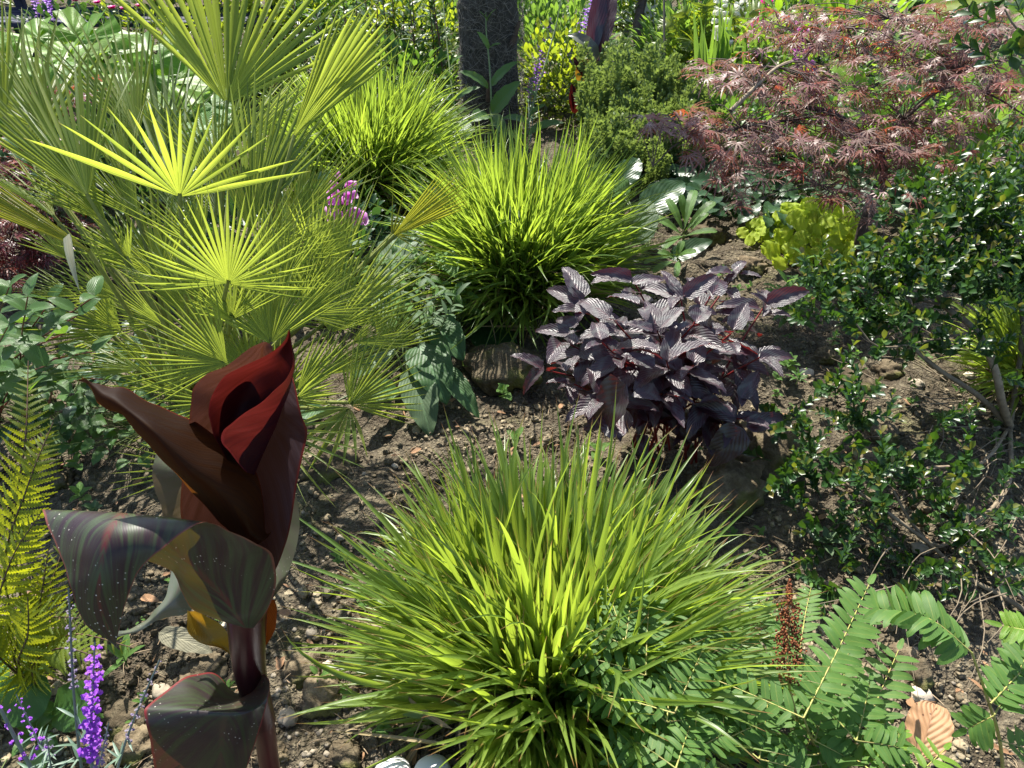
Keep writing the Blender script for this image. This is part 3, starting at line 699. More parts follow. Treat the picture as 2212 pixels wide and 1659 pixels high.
rows = cp([[(1000, 63, 1.07), (1020, 66, 1.07), (1042, 88, 1.06)],
           [(938, 95, 1.06), (1000, 90, 1.09), (1050, 110, 1.07)],
           [(830, 170, 1.04), (990, 160, 1.12), (1125, 190, 1.07)],
           [(742, 213, 1.03), (960, 230, 1.15), (1140, 250, 1.05)],
           [(690, 275, 1.02), (930, 300, 1.17), (1158, 330, 1.03)],
           [(682, 345, 1.02), (920, 380, 1.18), (1172, 390, 1.02)],
           [(672, 430, 1.03), (915, 460, 1.19), (1199, 455, 1.02)],
           [(655, 560, 1.05), (905, 580, 1.20), (1176, 570, 1.03)],
           [(640, 690, 1.07), (900, 700, 1.21), (1150, 700, 1.05)],
           [(640, 850, 1.09), (895, 850, 1.21), (1122, 880, 1.08)],
           [(700, 960, 1.12), (895, 970, 1.22), (1092, 985, 1.10)],
           [(800, 1080, 1.15), (900, 1100, 1.22), (1052, 1080, 1.13)],
           [(900, 1220, 1.18), (930, 1230, 1.2), (980, 1220, 1.17)]])
part("leaf", mesh("leaf", patch(rows, 16, 50), leafmat("canna_leaf_brown", (.035, .022, .026), (.035, .022, .03), (.12, .035, .008), tw=.42, rough=.38, spec=.4, edge=(.16, .02, .02), nv=70, vk=.35, vs=.18, ribc=(.10, .04, .03), rib=.3, stripes=(.085, .062, .075), bump=.03, mott=.35, bscale=14)), canna, label="broad sheathing leaf standing behind the rolled one")
rows = cp([[(525, 562, 1.16), (560, 550, 1.2), (800, 540, 1.26), (1000, 560, 1.2)],
           [(513, 625, 1.14), (700, 640, 1.24), (900, 640, 1.28), (1120, 640, 1.2)],
           [(517, 700, 1.14), (700, 720, 1.25), (900, 720, 1.29), (1142, 720, 1.16)],
           [(545, 780, 1.15), (700, 800, 1.26), (900, 800, 1.3), (1162, 840, 1.15)],
           [(575, 850, 1.16), (700, 880, 1.27), (900, 880, 1.3), (1155, 940, 1.15)],
           [(700, 960, 1.2), (800, 970, 1.26), (950, 980, 1.28), (1115, 1080, 1.16)],
           [(850, 1080, 1.22), (900, 1100, 1.24), (980, 1120, 1.24), (1062, 1180, 1.18)],
           [(930, 1220, 1.22), (950, 1220, 1.22), (970, 1225, 1.22), (1000, 1240, 1.2)]])
part("leaf", mesh("leaf", patch(rows, 14, 40), M_CANP), canna, label="pale sunlit leaf furthest back")
rows = cp([[(172, 232, .985), (172, 233, .985), (173, 235, .985)],
           [(215, 228, .985), (218, 236, .985), (222, 246, .985)],
           [(255, 242, .985), (252, 270, .98), (258, 305, .985)],
           [(320, 264, .99), (290, 300, .975), (275, 342, .985)],
           [(385, 268, 1.0), (345, 325, .97), (318, 364, .985)],
           [(480, 318, 1.01), (430, 385, .965), (385, 392, .99)],
           [(570, 358, 1.03), (510, 450, .96), (452, 472, 1.0)],
           [(670, 402, 1.04), (600, 540, .965), (540, 572, 1.01)],
           [(760, 458, 1.05), (690, 630, .975), (615, 650, 1.03)],
           [(860, 520, 1.06), (770, 690, .99), (690, 730, 1.05)],
           [(950, 602, 1.07), (850, 760, 1.01), (765, 810, 1.07)],
           [(990, 700, 1.08), (910, 840, 1.04), (830, 885, 1.09)],
           [(1005, 800, 1.09), (950, 910, 1.07), (900, 945, 1.1)],
           [(1012, 900, 1.10), (1000, 940, 1.09), (960, 955, 1.1)],
           [(1038, 905, 1.11), (1010, 940, 1.10), (975, 958, 1.11)]])
part("leaf", mesh("leaf", patch(rows, 14, 60, .0008), leafmat("canna_leaf_front", (.03, .012, .006), (.03, .012, .006), (.15, .05, .006), tw=.62, rough=.55, spec=.12, edge=(.15, .02, .01), nv=60, vk=.3, vs=.25, ribc=(.12, .06, .02), rib=.2, stripes=(.035, .018, .012), bump=.05, mott=.35, bscale=14)), canna, label="long leaf slanting up to the left with a thin curled tip")
rows = cp([[(960, 603, 1.16), (925, 605, 1.16), (890, 598, 1.16)],
           [(1012, 540, 1.12), (880, 545, 1.14), (770, 555, 1.15)],
           [(1055, 430, 1.09), (830, 470, 1.13), (690, 520, 1.14)],
           [(1056, 340, 1.07), (760, 400, 1.12), (642, 450, 1.13)],
           [(1030, 265, 1.05), (690, 330, 1.10), (615, 380, 1.13)],
           [(950, 218, 1.03), (630, 270, 1.09), (560, 330, 1.13)],
           [(850, 172, 1.01), (560, 200, 1.08), (330, 250, 1.13)],
           [(790, 148, .99), (470, 130, 1.05), (120, 160, 1.11)],
           [(740, 135, .975), (390, 95, 1.01), (32, 78, 1.06)],
           [(655, 172, .965), (360, 120, .985), (34, 108, 1.03)],
           [(580, 235, .96), (320, 170, .965), (60, 185, 1.01)],
           [(520, 282, .96), (300, 235, .955), (98, 270, .995)],
           [(455, 345, .965), (285, 320, .955), (130, 355, .985)],
           [(420, 420, .97), (275, 410, .96), (155, 440, .98)],
           [(395, 490, .98), (275, 490, .97), (180, 520, .985)],
           [(372, 570, .99), (300, 570, .985), (215, 588, .99)],
           [(358, 640, 1.0), (330, 640, 1.0), (290, 640, 1.0)],
           [(350, 682, 1.005), (349, 683, 1.005), (347, 682, 1.005)]], 2)
part("leaf", mesh("leaf", patch(rows, 18, 80, .0006), leafmat("canna_leaf_fold", (.024, .013, .018), (.022, .013, .018), (.16, .12, .008), tw=.17, rough=.38, spec=.32, nv=90, vk=.25, vs=.12, ribc=(.16, .02, .02), rib=.5, edge=(.14, .04, .03),
     stripes=(.045, .065, .028), bump=.02, mott=.35, bscale=14, spots=((.55, .52, .45), 130.))), canna, label="largest leaf, folded over to the left with its tip hanging down")
rows = cp([[(1480, 1215, 1.27), (1470, 1222, 1.27), (1455, 1225, 1.27), (1440, 1220, 1.27)],
           [(1545, 1120, 1.25), (1500, 1200, 1.245), (1420, 1245, 1.25), (1375, 1180, 1.27)],
           [(1585, 1098, 1.23), (1560, 1200, 1.22), (1340, 1262, 1.22), (1310, 1100, 1.27)],
           [(1612, 1130, 1.20), (1560, 1240, 1.19), (1290, 1280, 1.19), (1200, 1093, 1.25)],
           [(1620, 1180, 1.17), (1550, 1270, 1.16), (1255, 1296, 1.165), (1080, 1130, 1.22)],
           [(1608, 1240, 1.15), (1500, 1310, 1.13), (1232, 1312, 1.14), (940, 1240, 1.18)],
           [(1592, 1310, 1.145), (1450, 1350, 1.125), (1225, 1350, 1.135), (866, 1312, 1.155)],
           [(1560, 1420, 1.16), (1420, 1440, 1.14), (1225, 1440, 1.145), (880, 1400, 1.15)],
           [(1520, 1540, 1.19), (1400, 1550, 1.165), (1228, 1550, 1.165), (905, 1510, 1.17)],
           [(1480, 1660, 1.22), (1380, 1670, 1.20), (1230, 1680, 1.2), (922, 1650, 1.21)],
           [(1430, 1800, 1.26), (1350, 1810, 1.25), (1235, 1820, 1.25), (960, 1800, 1.26)],
           [(1300, 1960, 1.31), (1260, 1980, 1.31), (1240, 1990, 1.31), (1180, 1960, 1.31)]], 3)
part("leaf", mesh("leaf", patch(rows, 20, 60, .0008), M_CANT), canna, label="lowest leaf arching over and hanging toward the viewer")
rows = cp([[(1125, 712, 1.24), (1140, 720, 1.24), (1180, 722, 1.24)],
           [(1122, 770, 1.23), (1190, 780, 1.25), (1270, 760, 1.24)],
           [(1130, 835, 1.23), (1230, 840, 1.25), (1350, 820, 1.24)],
           [(1180, 900, 1.24), (1290, 895, 1.25), (1390, 880, 1.24)],
           [(1290, 935, 1.25), (1340, 930, 1.26), (1400, 920, 1.25)],
           [(1378, 975, 1.26), (1390, 975, 1.26), (1402, 970, 1.26)]], 3)
part("leaf", mesh("leaf", patch(rows, 8, 20), M_CANY), canna, label="small amber leaf low on the left of the stem")
rows = cp([[(1650, 650, 1.22), (1600, 640, 1.22), (1500, 640, 1.22)],
           [(1662, 720, 1.21), (1580, 740, 1.24), (1500, 720, 1.23)],
           [(1650, 830, 1.22), (1590, 840, 1.25), (1520, 820, 1.24)],
           [(1600, 920, 1.24), (1570, 920, 1.25), (1530, 900, 1.25)],
           [(1562, 975, 1.26), (1555, 975, 1.26), (1545, 970, 1.26)]], 3)
part("leaf", mesh("leaf", patch(rows, 8, 20), leafmat("canna_leaf_rust", (.10, .03, .015), (.10, .03, .015), (.5, .10, .01), tw=.45, rough=.4, nv=20, vk=.35, vs=.3, bump=.15)), canna, label="small rust leaf low on the right of the stem")
rows = cp([[(700, 870, 1.32), (700, 860, 1.32), (702, 845, 1.32)],
           [(800, 850, 1.30), (800, 835, 1.30), (800, 815, 1.31)],
           [(920, 785, 1.29), (900, 775, 1.29), (885, 760, 1.30)],
           [(990, 765, 1.29), (960, 730, 1.28), (935, 705, 1.29)],
           [(1070, 745, 1.29), (1030, 660, 1.28), (990, 640, 1.29)],
           [(1150, 705, 1.30), (1080, 560, 1.29), (1012, 560, 1.30)],
           [(1150, 620, 1.31), (1080, 500, 1.3), (1030, 470, 1.31)]], 3)
part("leaf", mesh("leaf", patch(rows, 8, 30), M_CANP), canna, label="grey-green withered leaf curling away behind the stem")
S1 = [cpx((930, 430, 1.17), 2), cpx((930, 600, 1.2), 2), cpx((945, 800, 1.25), 2), px(568, 1560, 1.32), px(580, 1640, 1.38), pz(600, 1760, -.02)]
part("stem", mesh("stem", tube(S1[:4], .034, .022, n=14, seg=24), M_CANS), canna)
part("stem", mesh("stem", tube(S1[2:], .0205, .017, n=14, seg=14), M_CANS), canna)
for a_, b_, m_ in []:
    rows = cp([[(a_[0] - 18, a_[1], 1.19), (a_[0] + 20, a_[1] + 5, 1.165), (a_[0] + 60, a_[1], 1.185)],
               [(b_[0] - 46, (a_[1] + b_[1]) / 2, 1.24), (b_[0] + 10, (a_[1] + b_[1]) / 2, 1.195), (b_[0] + 70, (a_[1] + b_[1]) / 2, 1.22)],
               [(b_[0] - 20, b_[1], 1.27), (b_[0] + 20, b_[1] + 12, 1.235), (b_[0] + 60, b_[1], 1.26)]], 2)
    part("leaf_sheath", mesh("leaf_sheath", patch(rows, 8, 16), m_), canna)

# ================================================================== PURPLE PERSICARIA
pers = thing("purple_leaf_plant", "bushy perennial with dark purple silvery leaves and red stems, in the centre right", "perennial", pz(1430, 965, 0))
pt = [leaf(1, .50, P_CORD, 6, 14, f_, d_, .035, 5., serr=.03, tip=tp) for f_, d_, tp in [(.35, .5, .3), (.2, .9, .1), (.5, .35, .3), (.1, 1.3, 0), (.3, .2, .5), (.45, .7, -.3)]]
pm = [mesh("leaf", x, M_PERS) for x in pt]
pt2 = [leaf(1, .62, P_CORD, 6, 14, .2, d_, .03, 4., serr=.02, tip=.2) for d_ in (.4, .8)]
pm2 = [mesh("leaf", x, M_PERS) for x in pt2]
tips = [(1262, 652, .46), (1365, 600, .44), (1470, 640, .47), (1590, 590, .42), (1655, 655, .40), (1535, 640, .44), (1325, 690, .47), (1420, 715, .46), (1215, 735, .40),
        (1645, 770, .34), (1240, 830, .30), (1560, 860, .27), (1345, 775, .42), (1500, 790, .40), (1600, 905, .22), (1300, 860, .33), (1430, 850, .36), (1390, 660, .47), (1500, 700, .45),
        (1180, 800, .30), (1440, 780, .44), (1580, 720, .42), (1300, 740, .46)]
pb_ = pz(1430, 965, 0)
nl = 0
for (u, v, z) in tips:
    T_ = pz(u, v, z); B_ = pb_ + np.array([U(-.10, .10), U(-.08, .08), 0])
    out = nrm(np.array([T_[0] - pb_[0], T_[1] - pb_[1], 0]))
    mid = B_ * .5 + T_ * .5 + np.array([0, 0, .05]) - out * .03
    C = crom([B_, mid, T_], 10)
    part("stem", mesh("stem", tube([B_, mid, T_], .0042, .0022, n=6, seg=10), M_PSTEM), pers)
    a0 = U(0, 6.28)
    for k, c in enumerate(C):
        if k < 3: continue
        for q in range(2 if k in (10,) else (2 if k > 5 and random.random() < .55 else 1)):
            a0 += 2.4 + U(-.4, .4)
            top = k >= 9
            el = U(-.15, .5) if top else U(-.75, .15)
            d = sph(a0, el) + out * (.3 if not top else .1)
            L = U(.085, .128) * (.7 if k == 10 and q else 1.) * (1. if k > 4 else .85)
            s0 = c + nrm(d) * .012
            part("leaf", random.choice(pm), pers, frame(s0, d, (0, 0, 1), L * U(.85, 1.1), L, L, roll=random.gauss(0, .25))); nl += 1
# hand placed silhouettes: base px, tip px, z base, z tip, length scale from pixels
for (u0, v0, z0, u1, v1, z1, m_) in [(1655, 655, .42, 1750, 625, .44, 0), (1655, 655, .42, 1625, 632, .45, 0), (1590, 590, .44, 1560, 615, .40, 1), (1585, 585, .44, 1612, 562, .45, 1),
                                     (1475, 640, .47, 1550, 592, .50, 0), (1475, 645, .47, 1385, 618, .47, 0), (1365, 600, .46, 1280, 590, .48, 0), (1365, 612, .47, 1432, 600, .47, 0),
                                     (1262, 655, .46, 1180, 622, .46, 0), (1640, 665, .40, 1550, 660, .42, 0), (1630, 690, .40, 1545, 672, .40, 0), (1232, 720, .42, 1155, 712, .40, 0), (1250, 700, .44, 1200, 690, .43, 1),
                                     (1605, 925, .22, 1528, 1005, .10, 2), (1612, 922, .22, 1700, 898, .22, 0), (1640, 775, .34, 1718, 770, .33, 0), (1175, 790, .30, 1128, 850, .22, 0),
                                     (1415, 790, .44, 1345, 765, .46, 1), (1352, 830, .42, 1290, 930, .25, 2), (1350, 940, .3, 1300, 870, .3, 2), (1600, 860, .27, 1640, 800, .32, 1)]:
    A_, B2 = pz(u0, v0, z0), pz(u1, v1, z1); d = B2 - A_; L = np.linalg.norm(d)
    mm = (pm2[0] if m_ == 2 else pm[0] if m_ == 0 else pm[4])
    part("leaf", mm, pers, frame(A_, d, nrm(EYE - A_) * .6 + np.array([0, 0, .6]), L * (1. if m_ else .8), L * 1.06, L, roll=U(-.3, .3)))

# ================================================================== JAPANESE MAPLES
def maple_t(big=1., droop=1.1):
    out = []
    for k, a in enumerate([-1.45, -1.0, -.5, 0, .5, 1.0, 1.45]):
        l = [.55, .8, .95, 1., .95, .8, .55][k] * big
        V, A, F = [], [], []
        n = 6
        for j in range(n + 1):
            t = j / n; wv = .052 * (1 - t) ** .6 * (.55 if t < .25 else 1) * (1.25 if j % 2 else .8)
            y = l * t; z = .10 * math.sin(t * 2) - droop * .32 * l * t * t
            for s in (-1, 1): V.append((math.cos(a) * s * wv + math.sin(a) * y, math.cos(a) * y - math.sin(a) * s * wv, z)); A.append((s, t, 0))
        for j in range(n): F.append((2 * j, 2 * j + 1, 2 * j + 3, 2 * j + 2))
        for j in (2, 3, 4):
            for s in (-1, 1):
                t = j / n; y = l * t; y2 = l * (t + .2); wv = .115 * (1 - t * .6)
                z = .10 * math.sin(t * 2) - droop * .32 * l * t * t; z2 = z - .05 * l
                b = len(V)
                for (sx_, yy, zz) in ((s * .012, y - .03, z), (s * .012, y + .03, z), (s * wv, y2, z2)):
                    V.append((math.cos(a) * sx_ + math.sin(a) * yy, math.cos(a) * yy - math.sin(a) * sx_, zz)); A.append((0, t, 0))
                F.append((b, b + 1, b + 2, b + 2))
        out.append([np.array(V, float), np.array(F), np.array(A, float)])
    return join(out)
mt_ = [maple_t(1, .7), maple_t(1, 1.2), maple_t(1, 1.8)]
def maple(name, label, base, trunk, branches, tiers, nparts, mats, size, group=None, cat="maple tree", barkm=M_BARKD, tr=.03):
    t = thing(name, label, cat, base, group)
    part("trunk", mesh("trunk", tube(trunk, tr, tr * .6, n=9, seg=18, bump=.05), barkm), t)
    for i, (pts, r0) in enumerate(branches):
        part("branch", mesh("branch", tube(pts, r0, r0 * .35, n=6, bump=.05), M_BARK if i % 4 == 2 else barkm), t)
    tiers = [x[:6] + (int(x[6] * .85),) for x in tiers]
    tot = sum(x[6] for x in tiers); recs = []; tw = []
    meshes = [[mesh("leaf", x, m) for x in mt_] for m in mats]
    for (u, v, d, ru, rv, rd, n) in tiers:
        cc = px(u, v, d); rx = ru / FPX * d; rz = rv / FPX * d
        ends = [p for pts, _ in branches for p in pts] + list(trunk)
        root = min(ends, key=lambda q: np.linalg.norm(q - cc) + (.2 if q[2] > cc[2] + .1 else 0))
        for k in range(max(3, n // 5)):
            e = cc + np.array([U(-rx, rx), U(-rd, rd), U(-rz, rz) * .6])
            m_ = (root + e) / 2 + np.array([0, 0, U(.0, .05)])
            tw.append(tube([root, m_, e], U(.002, .0032), .0009, n=4, seg=6))
        for k in range(n):
            r = math.sqrt(random.random()); a = U(0, 6.28)
            p = cc + np.array([math.cos(a) * r * rx, U(-1, 1) * rd, math.sin(a) * r * rz * .6 ])
            az = math.atan2(p[1] - cc[1] + U(-.2, .2) * 1, (p[0] - cc[0]) + U(-.1, .1)) if random.random() < .5 else U(0, 6.28)
            dd = sph(az, U(-.6, .2)); s = size * U(.7, 1.2)
            mi = 0 if random.random() < (.75 if p[2] < cc[2] + rz * .5 else .5) else min(1, len(mats) - 1)
            recs.append((np.linalg.norm(p - EYE), mi, random.randrange(3), frame(p, dd, (0, 0, 1), s, s, s, roll=random.gauss(0, .35))))
    recs.sort(key=lambda r: r[0] + U(0, .3))
    for r_ in recs[:nparts]: part("leaf", meshes[r_[1]][r_[2]], t, r_[3])
    for mi, m in enumerate(mats):
        g = [xf(mt_[k], M, random.random()) for _, q, k, M in recs[nparts:] if q == mi]
        if g: part("foliage", mesh("foliage", join(g), m), t, stuff=True)
    part("twigs", mesh("twigs", join(tw), barkm), t, stuff=True)
    return t
mb = pz(1862, 592, -.02)
trunk = [mb, px(1860, 520, 3.05), px(1880, 450, 3.0), px(1905, 380, 2.98), px(1900, 330, 3.0)]
br = [([px(1905, 340, 3.0), px(1860, 290, 2.98), px(1800, 245, 2.95), px(1740, 232, 2.9), px(1680, 220, 2.85)], .018),
      ([px(1900, 330, 3.0), px(1940, 270, 3.05), px(2010, 205, 3.1), px(2070, 160, 3.1), px(2130, 120, 3.1)], .015),
      ([px(1578, 240, 2.72), px(1630, 190, 2.75), px(1680, 145, 2.85), px(1725, 135, 2.95), px(1745, 190, 2.98), px(1790, 240, 2.98)], .009),
      ([px(1725, 140, 2.95), px(1760, 100, 3.0), px(1830, 60, 3.05), px(1920, 40, 3.1)], .008),
      ([px(2010, 205, 3.1), px(2080, 150, 3.0), px(2170, 130, 2.95), px(2230, 150, 2.9)], .007),
      ([px(1950, 260, 3.0), px(2040, 190, 2.9), px(2130, 200, 2.85), px(2230, 260, 2.8)], .008),
      ([px(1870, 430, 3.0), px(1940, 460, 2.9), px(2000, 480, 2.85), px(2100, 475, 2.8)], .009),
      ([px(1800, 245, 2.95), px(1700, 260, 2.85), px(1600, 275, 2.75), px(1480, 300, 2.65), px(1410, 360, 2.6)], .006),
      ([px(1860, 300, 2.98), px(1820, 330, 2.85), px(1790, 370, 2.8), px(1770, 400, 2.75)], .005)]
tiers = [(1880, 45, 3.15, 190, 45, .3, 120), (1690, 70, 3.0, 90, 50, .2, 60), (2060, 70, 3.05, 170, 60, .3, 120), (1850, 120, 3.05, 160, 35, .25, 80), (2150, 190, 2.9, 110, 70, .25, 90), (1700, 175, 2.9, 130, 40, .2, 80),
         (2010, 150, 3.0, 150, 45, .25, 90), (1590, 155, 2.8, 90, 35, .15, 40), (1480, 268, 2.65, 90, 22, .12, 36), (1620, 285, 2.75, 150, 45, .2, 110), (1770, 285, 2.8, 130, 40, .2, 70), (1680, 350, 2.75, 120, 22, .15, 40),
         (1930, 240, 2.95, 120, 45, .25, 80), (2060, 300, 2.9, 150, 40, .25, 90), (1900, 300, 2.85, 120, 35, .2, 60), (1590, 372, 2.7, 60, 25, .1, 16), (1510, 322, 2.65, 60, 20, .1, 12), (1620, 420, 2.68, 45, 22, .1, 12),
         (1990, 360, 2.85, 130, 30, .2, 40), (1860, 385, 2.8, 110, 20, .2, 26), (1880, 465, 2.75, 50, 18, .12, 7), (1820, 425, 2.75, 70, 18, .1, 18), (1400, 265, 2.6, 30, 18, .05, 8), (2120, 40, 3.1, 110, 40, .2, 50), (1750, 215, 2.9, 60, 30, .2, 30)]
maple("japanese_maple", "low spreading cut-leaf maple with bronze-red feathery leaves at the upper right", mb, trunk, br, tiers, 298, [M_MAPLE, M_MAPLR], .078)
mb = pz(60, 640, -.02)
maple("japanese_maple", "dark crimson cut-leaf maple at the left edge behind the palm", mb, [mb, px(60, 540, 3.0), px(50, 450, 3.05), px(40, 350, 3.1)],
      [([px(50, 450, 3.05), px(0, 400, 3.0), px(-60, 370, 3.0)], .01), ([px(45, 400, 3.05), px(110, 330, 3.1), px(180, 260, 3.2)], .01), ([px(60, 520, 3.0), px(130, 520, 2.9), px(160, 540, 2.85)], .007)],
      [(40, 400, 3.0, 110, 70, .25, 130), (60, 500, 2.95, 120, 60, .2, 130), (20, 330, 3.1, 90, 40, .2, 50), (170, 215, 3.3, 110, 60, .2, 110), (110, 290, 3.2, 100, 50, .2, 70), (20, 570, 2.9, 70, 40, .15, 50)],
      220, [M_MAPLD, M_MAPLR], .075)

# ================================================================== GLOSSY SMALL-LEAVED SHRUB
def sprig_t(n=9, lf=None, sz=.026, L=.12, tipn=2, spread=.75, bend=.02):
    a, b = [], []
    C = crom([(0, 0, 0), (bend, L * .5, .005), (0, L, .0)], n)
    a.append(tube([C[0], C[n // 2], C[n]], .0013, .0008, n=4, seg=6))
    for k in range(n):
        for s in (0, 1):
            az = s * math.pi + (k % 2) * 1.57 + U(-.3, .3)
            f = k / n
            d = np.array([math.cos(az) * spread, .75 + .3 * f, math.sin(az) * spread])
            s_ = sz * (1.1 - .45 * f) * U(.85, 1.15)
            M = frame(C[k + 1 if k + 1 <= n else n], d, (0, 1, .01) if True else 0, s_ * .52, s_, s_)
            (b if k >= n - tipn else a).append(xf(lf, M, U(0, .999)))
    return join(a), join(b)
lf_ob = leaf(1, 1, P_OBOV, 2, 4, .25, .5)
SPR = [sprig_t(n, lf_ob, sz, L, 1) for n, sz, L in [(7, .037, .12), (8, .034, .13), (6, .038, .11), (9, .033, .15), (7, .036, .13)]]
def two_mat(name, A, B, m1, m2):
    J = join([A, B]); me = mesh(name, J, [m1, m2]); k = len(A[1]); n = len(me.polygons)
    # triangles are stored after quads; recover which part each face belongs to by its first vertex
    st = np.zeros(n, np.int32); me.polygons.foreach_get("loop_start", st)
    vi = np.zeros(len(me.loops), np.int32); me.loops.foreach_get("vertex_index", vi)
    me.polygons.foreach_set("material_index", (vi[st] >= len(A[0])).astype(np.int32)); return me
SPM = [two_mat("leafy_shoot", a, b, M_BOX, M_BOXY) for a, b in SPR]
gb = px(2190, 905, 2.33); gb[2] = -.02
glossy = thing("glossy_shrub", "sprawling shrub with small glossy dark leaves and bare pale branches at the right", "shrub", gb, None)
gbr = [([gb, px(2165, 870, 2.2), px(2150, 800, 2.15), px(2110, 715, 2.15), px(2040, 660, 2.2), px(2015, 600, 2.2), px(2025, 520, 2.2)], .013),
       ([gb, px(2110, 852, 2.2), px(2030, 800, 2.15), px(1960, 740, 2.1), px(1930, 700, 2.1)], .009),
       ([gb, px(2120, 1000, 2.1), px(2010, 1010, 2.05), px(1900, 1035, 2.0), px(1800, 1040, 1.98)], .006),
       ([gb, px(2180, 1040, 2.05), px(2120, 1120, 1.95), px(2030, 1180, 1.9), px(1970, 1130, 1.9), px(1930, 1060, 1.9)], .007),
       ([px(2230, 1330, 1.8), px(2170, 1290, 1.82), px(2080, 1240, 1.85), px(1990, 1160, 1.88), px(1850, 1060, 1.9), px(1780, 1010, 1.95)], .007),
       ([px(2230, 1310, 1.82), px(2180, 1270, 1.84), px(2100, 1190, 1.86), px(2090, 1090, 1.88)], .006),
       ([gb, px(2210, 700, 2.3), px(2180, 560, 2.35), px(2120, 430, 2.4), px(2080, 340, 2.4)], .009),
       ([px(2040, 660, 2.2), px(1960, 640, 2.2), px(1880, 620, 2.25), px(1800, 600, 2.3)], .005),
       ([px(2110, 715, 2.15), px(2010, 735, 2.1), px(1900, 750, 2.05), px(1850, 700, 2.05)], .004),
       ([px(2235, 80, 1.9), px(2195, 60, 1.9), px(2170, 20, 1.9)], .004), ([px(2240, 200, 1.9), px(2205, 150, 1.9), px(2175, 80, 1.9)], .004)]
for pts, r0 in gbr: part("branch", mesh("branch", tube(pts, r0, r0 * .5, n=7, bump=.06), M_BARK), glossy)
tw = []
for i in range(110):
    u, v = U(1900, 2240), U(640, 1330); d = gdep(u, v) - U(.02, .14); p = px(u, v, d)
    a = math.atan2(p[1] - gb[1], p[0] - gb[0]) + U(-.7, .7); l = U(.08, .28)
    e = p + np.array([math.cos(a), math.sin(a), U(-.25, .1)]) * l
    tw.append(tube([p, (p + e) / 2 + np.array([U(-.02, .02), U(-.02, .02), U(-.01, .03)]), e], U(.0012, .0026), .0008, n=4, seg=5))
part("twigs", mesh("twigs", join(tw), M_BARK), glossy, stuff=True)
cl = [(2100, 450, 2.3, 120, 45, .15, 48), (1990, 550, 2.3, 120, 50, .15, 46), (2150, 520, 2.2, 80, 90, .2, 40), (2000, 620, 2.3, 110, 40, .15, 34), (1830, 655, 2.25, 90, 50, .12, 26), (1900, 690, 2.2, 100, 40, .12, 26),
      (2060, 610, 2.15, 110, 40, .15, 20), (1790, 610, 2.35, 60, 20, .08, 6), (2160, 390, 2.35, 60, 20, .08, 10), (1835, 870, 2.05, 55, 35, .08, 17), (1860, 935, 2.0, 50, 30, .06, 10), (1680, 925, 2.1, 22, 30, .04, 6), (1700, 985, 2.05, 70, 40, .07, 16),
      (1760, 1060, 1.97, 90, 45, .08, 18), (1870, 1060, 1.93, 70, 50, .08, 16), (1960, 1040, 1.93, 60, 50, .08, 15), (1780, 1130, 1.95, 60, 30, .06, 9), (2080, 960, 2.0, 70, 40, .1, 14), (1990, 790, 2.12, 60, 40, .08, 12),
      (2080, 790, 2.15, 70, 60, .12, 14), (1960, 1210, 1.87, 80, 35, .06, 12), (2080, 1150, 1.88, 90, 60, .08, 16), (2180, 1060, 1.9, 40, 80, .1, 12), (2010, 1290, 1.82, 90, 30, .05, 8), (2150, 1230, 1.84, 60, 60, .08, 10), (1840, 1200, 1.92, 60, 25, .05, 7),
      (1800, 1310, 1.85, 40, 15, .04, 4), (2190, 620, 2.1, 40, 60, .1, 14), (2185, 100, 1.9, 18, 90, .04, 7), (2200, 330, 2.3, 20, 30, .05, 3)]
big = sum(c[6] for c in cl); keep = []
for (u, v, d, ru, rv, rd, n) in cl:
    n = max(3, int(n * (1.2 if v < 700 else .62)))
    cc = px(u, v, d)
    for k in range(n):
        a, r = U(0, 6.28), math.sqrt(random.random())
        p = cc + np.array([math.cos(a) * r * ru / FPX * d, U(-rd, rd), math.sin(a) * r * rv / FPX * d])
        p[2] = max(p[2], .0)
        dd = np.array([U(-.8, .5), U(-.8, .4), U(.15, 1.1)]); s = U(.75, 1.1) * (1. if v > 150 else 1.3)
        keep.append((np.linalg.norm(p - EYE), random.randrange(5), frame(p, dd, (U(-1, 1), U(-1, 1), .3), s, s, s, roll=U(0, 6.28))))
keep.sort(key=lambda r: r[0] + U(0, .5))
for r_ in keep[:298]: part("leafy_shoot", SPM[r_[1]], glossy, r_[2])
rest = keep[298:]
if rest:
    part("foliage", mesh("foliage", join([xf(SPR[k][0], M, random.random()) for _, k, M in rest]), M_BOX), glossy, stuff=True)
    part("young_foliage", mesh("young_foliage", join([xf(SPR[k][1], M, random.random()) for _, k, M in rest]), M_BOXY), glossy, stuff=True)

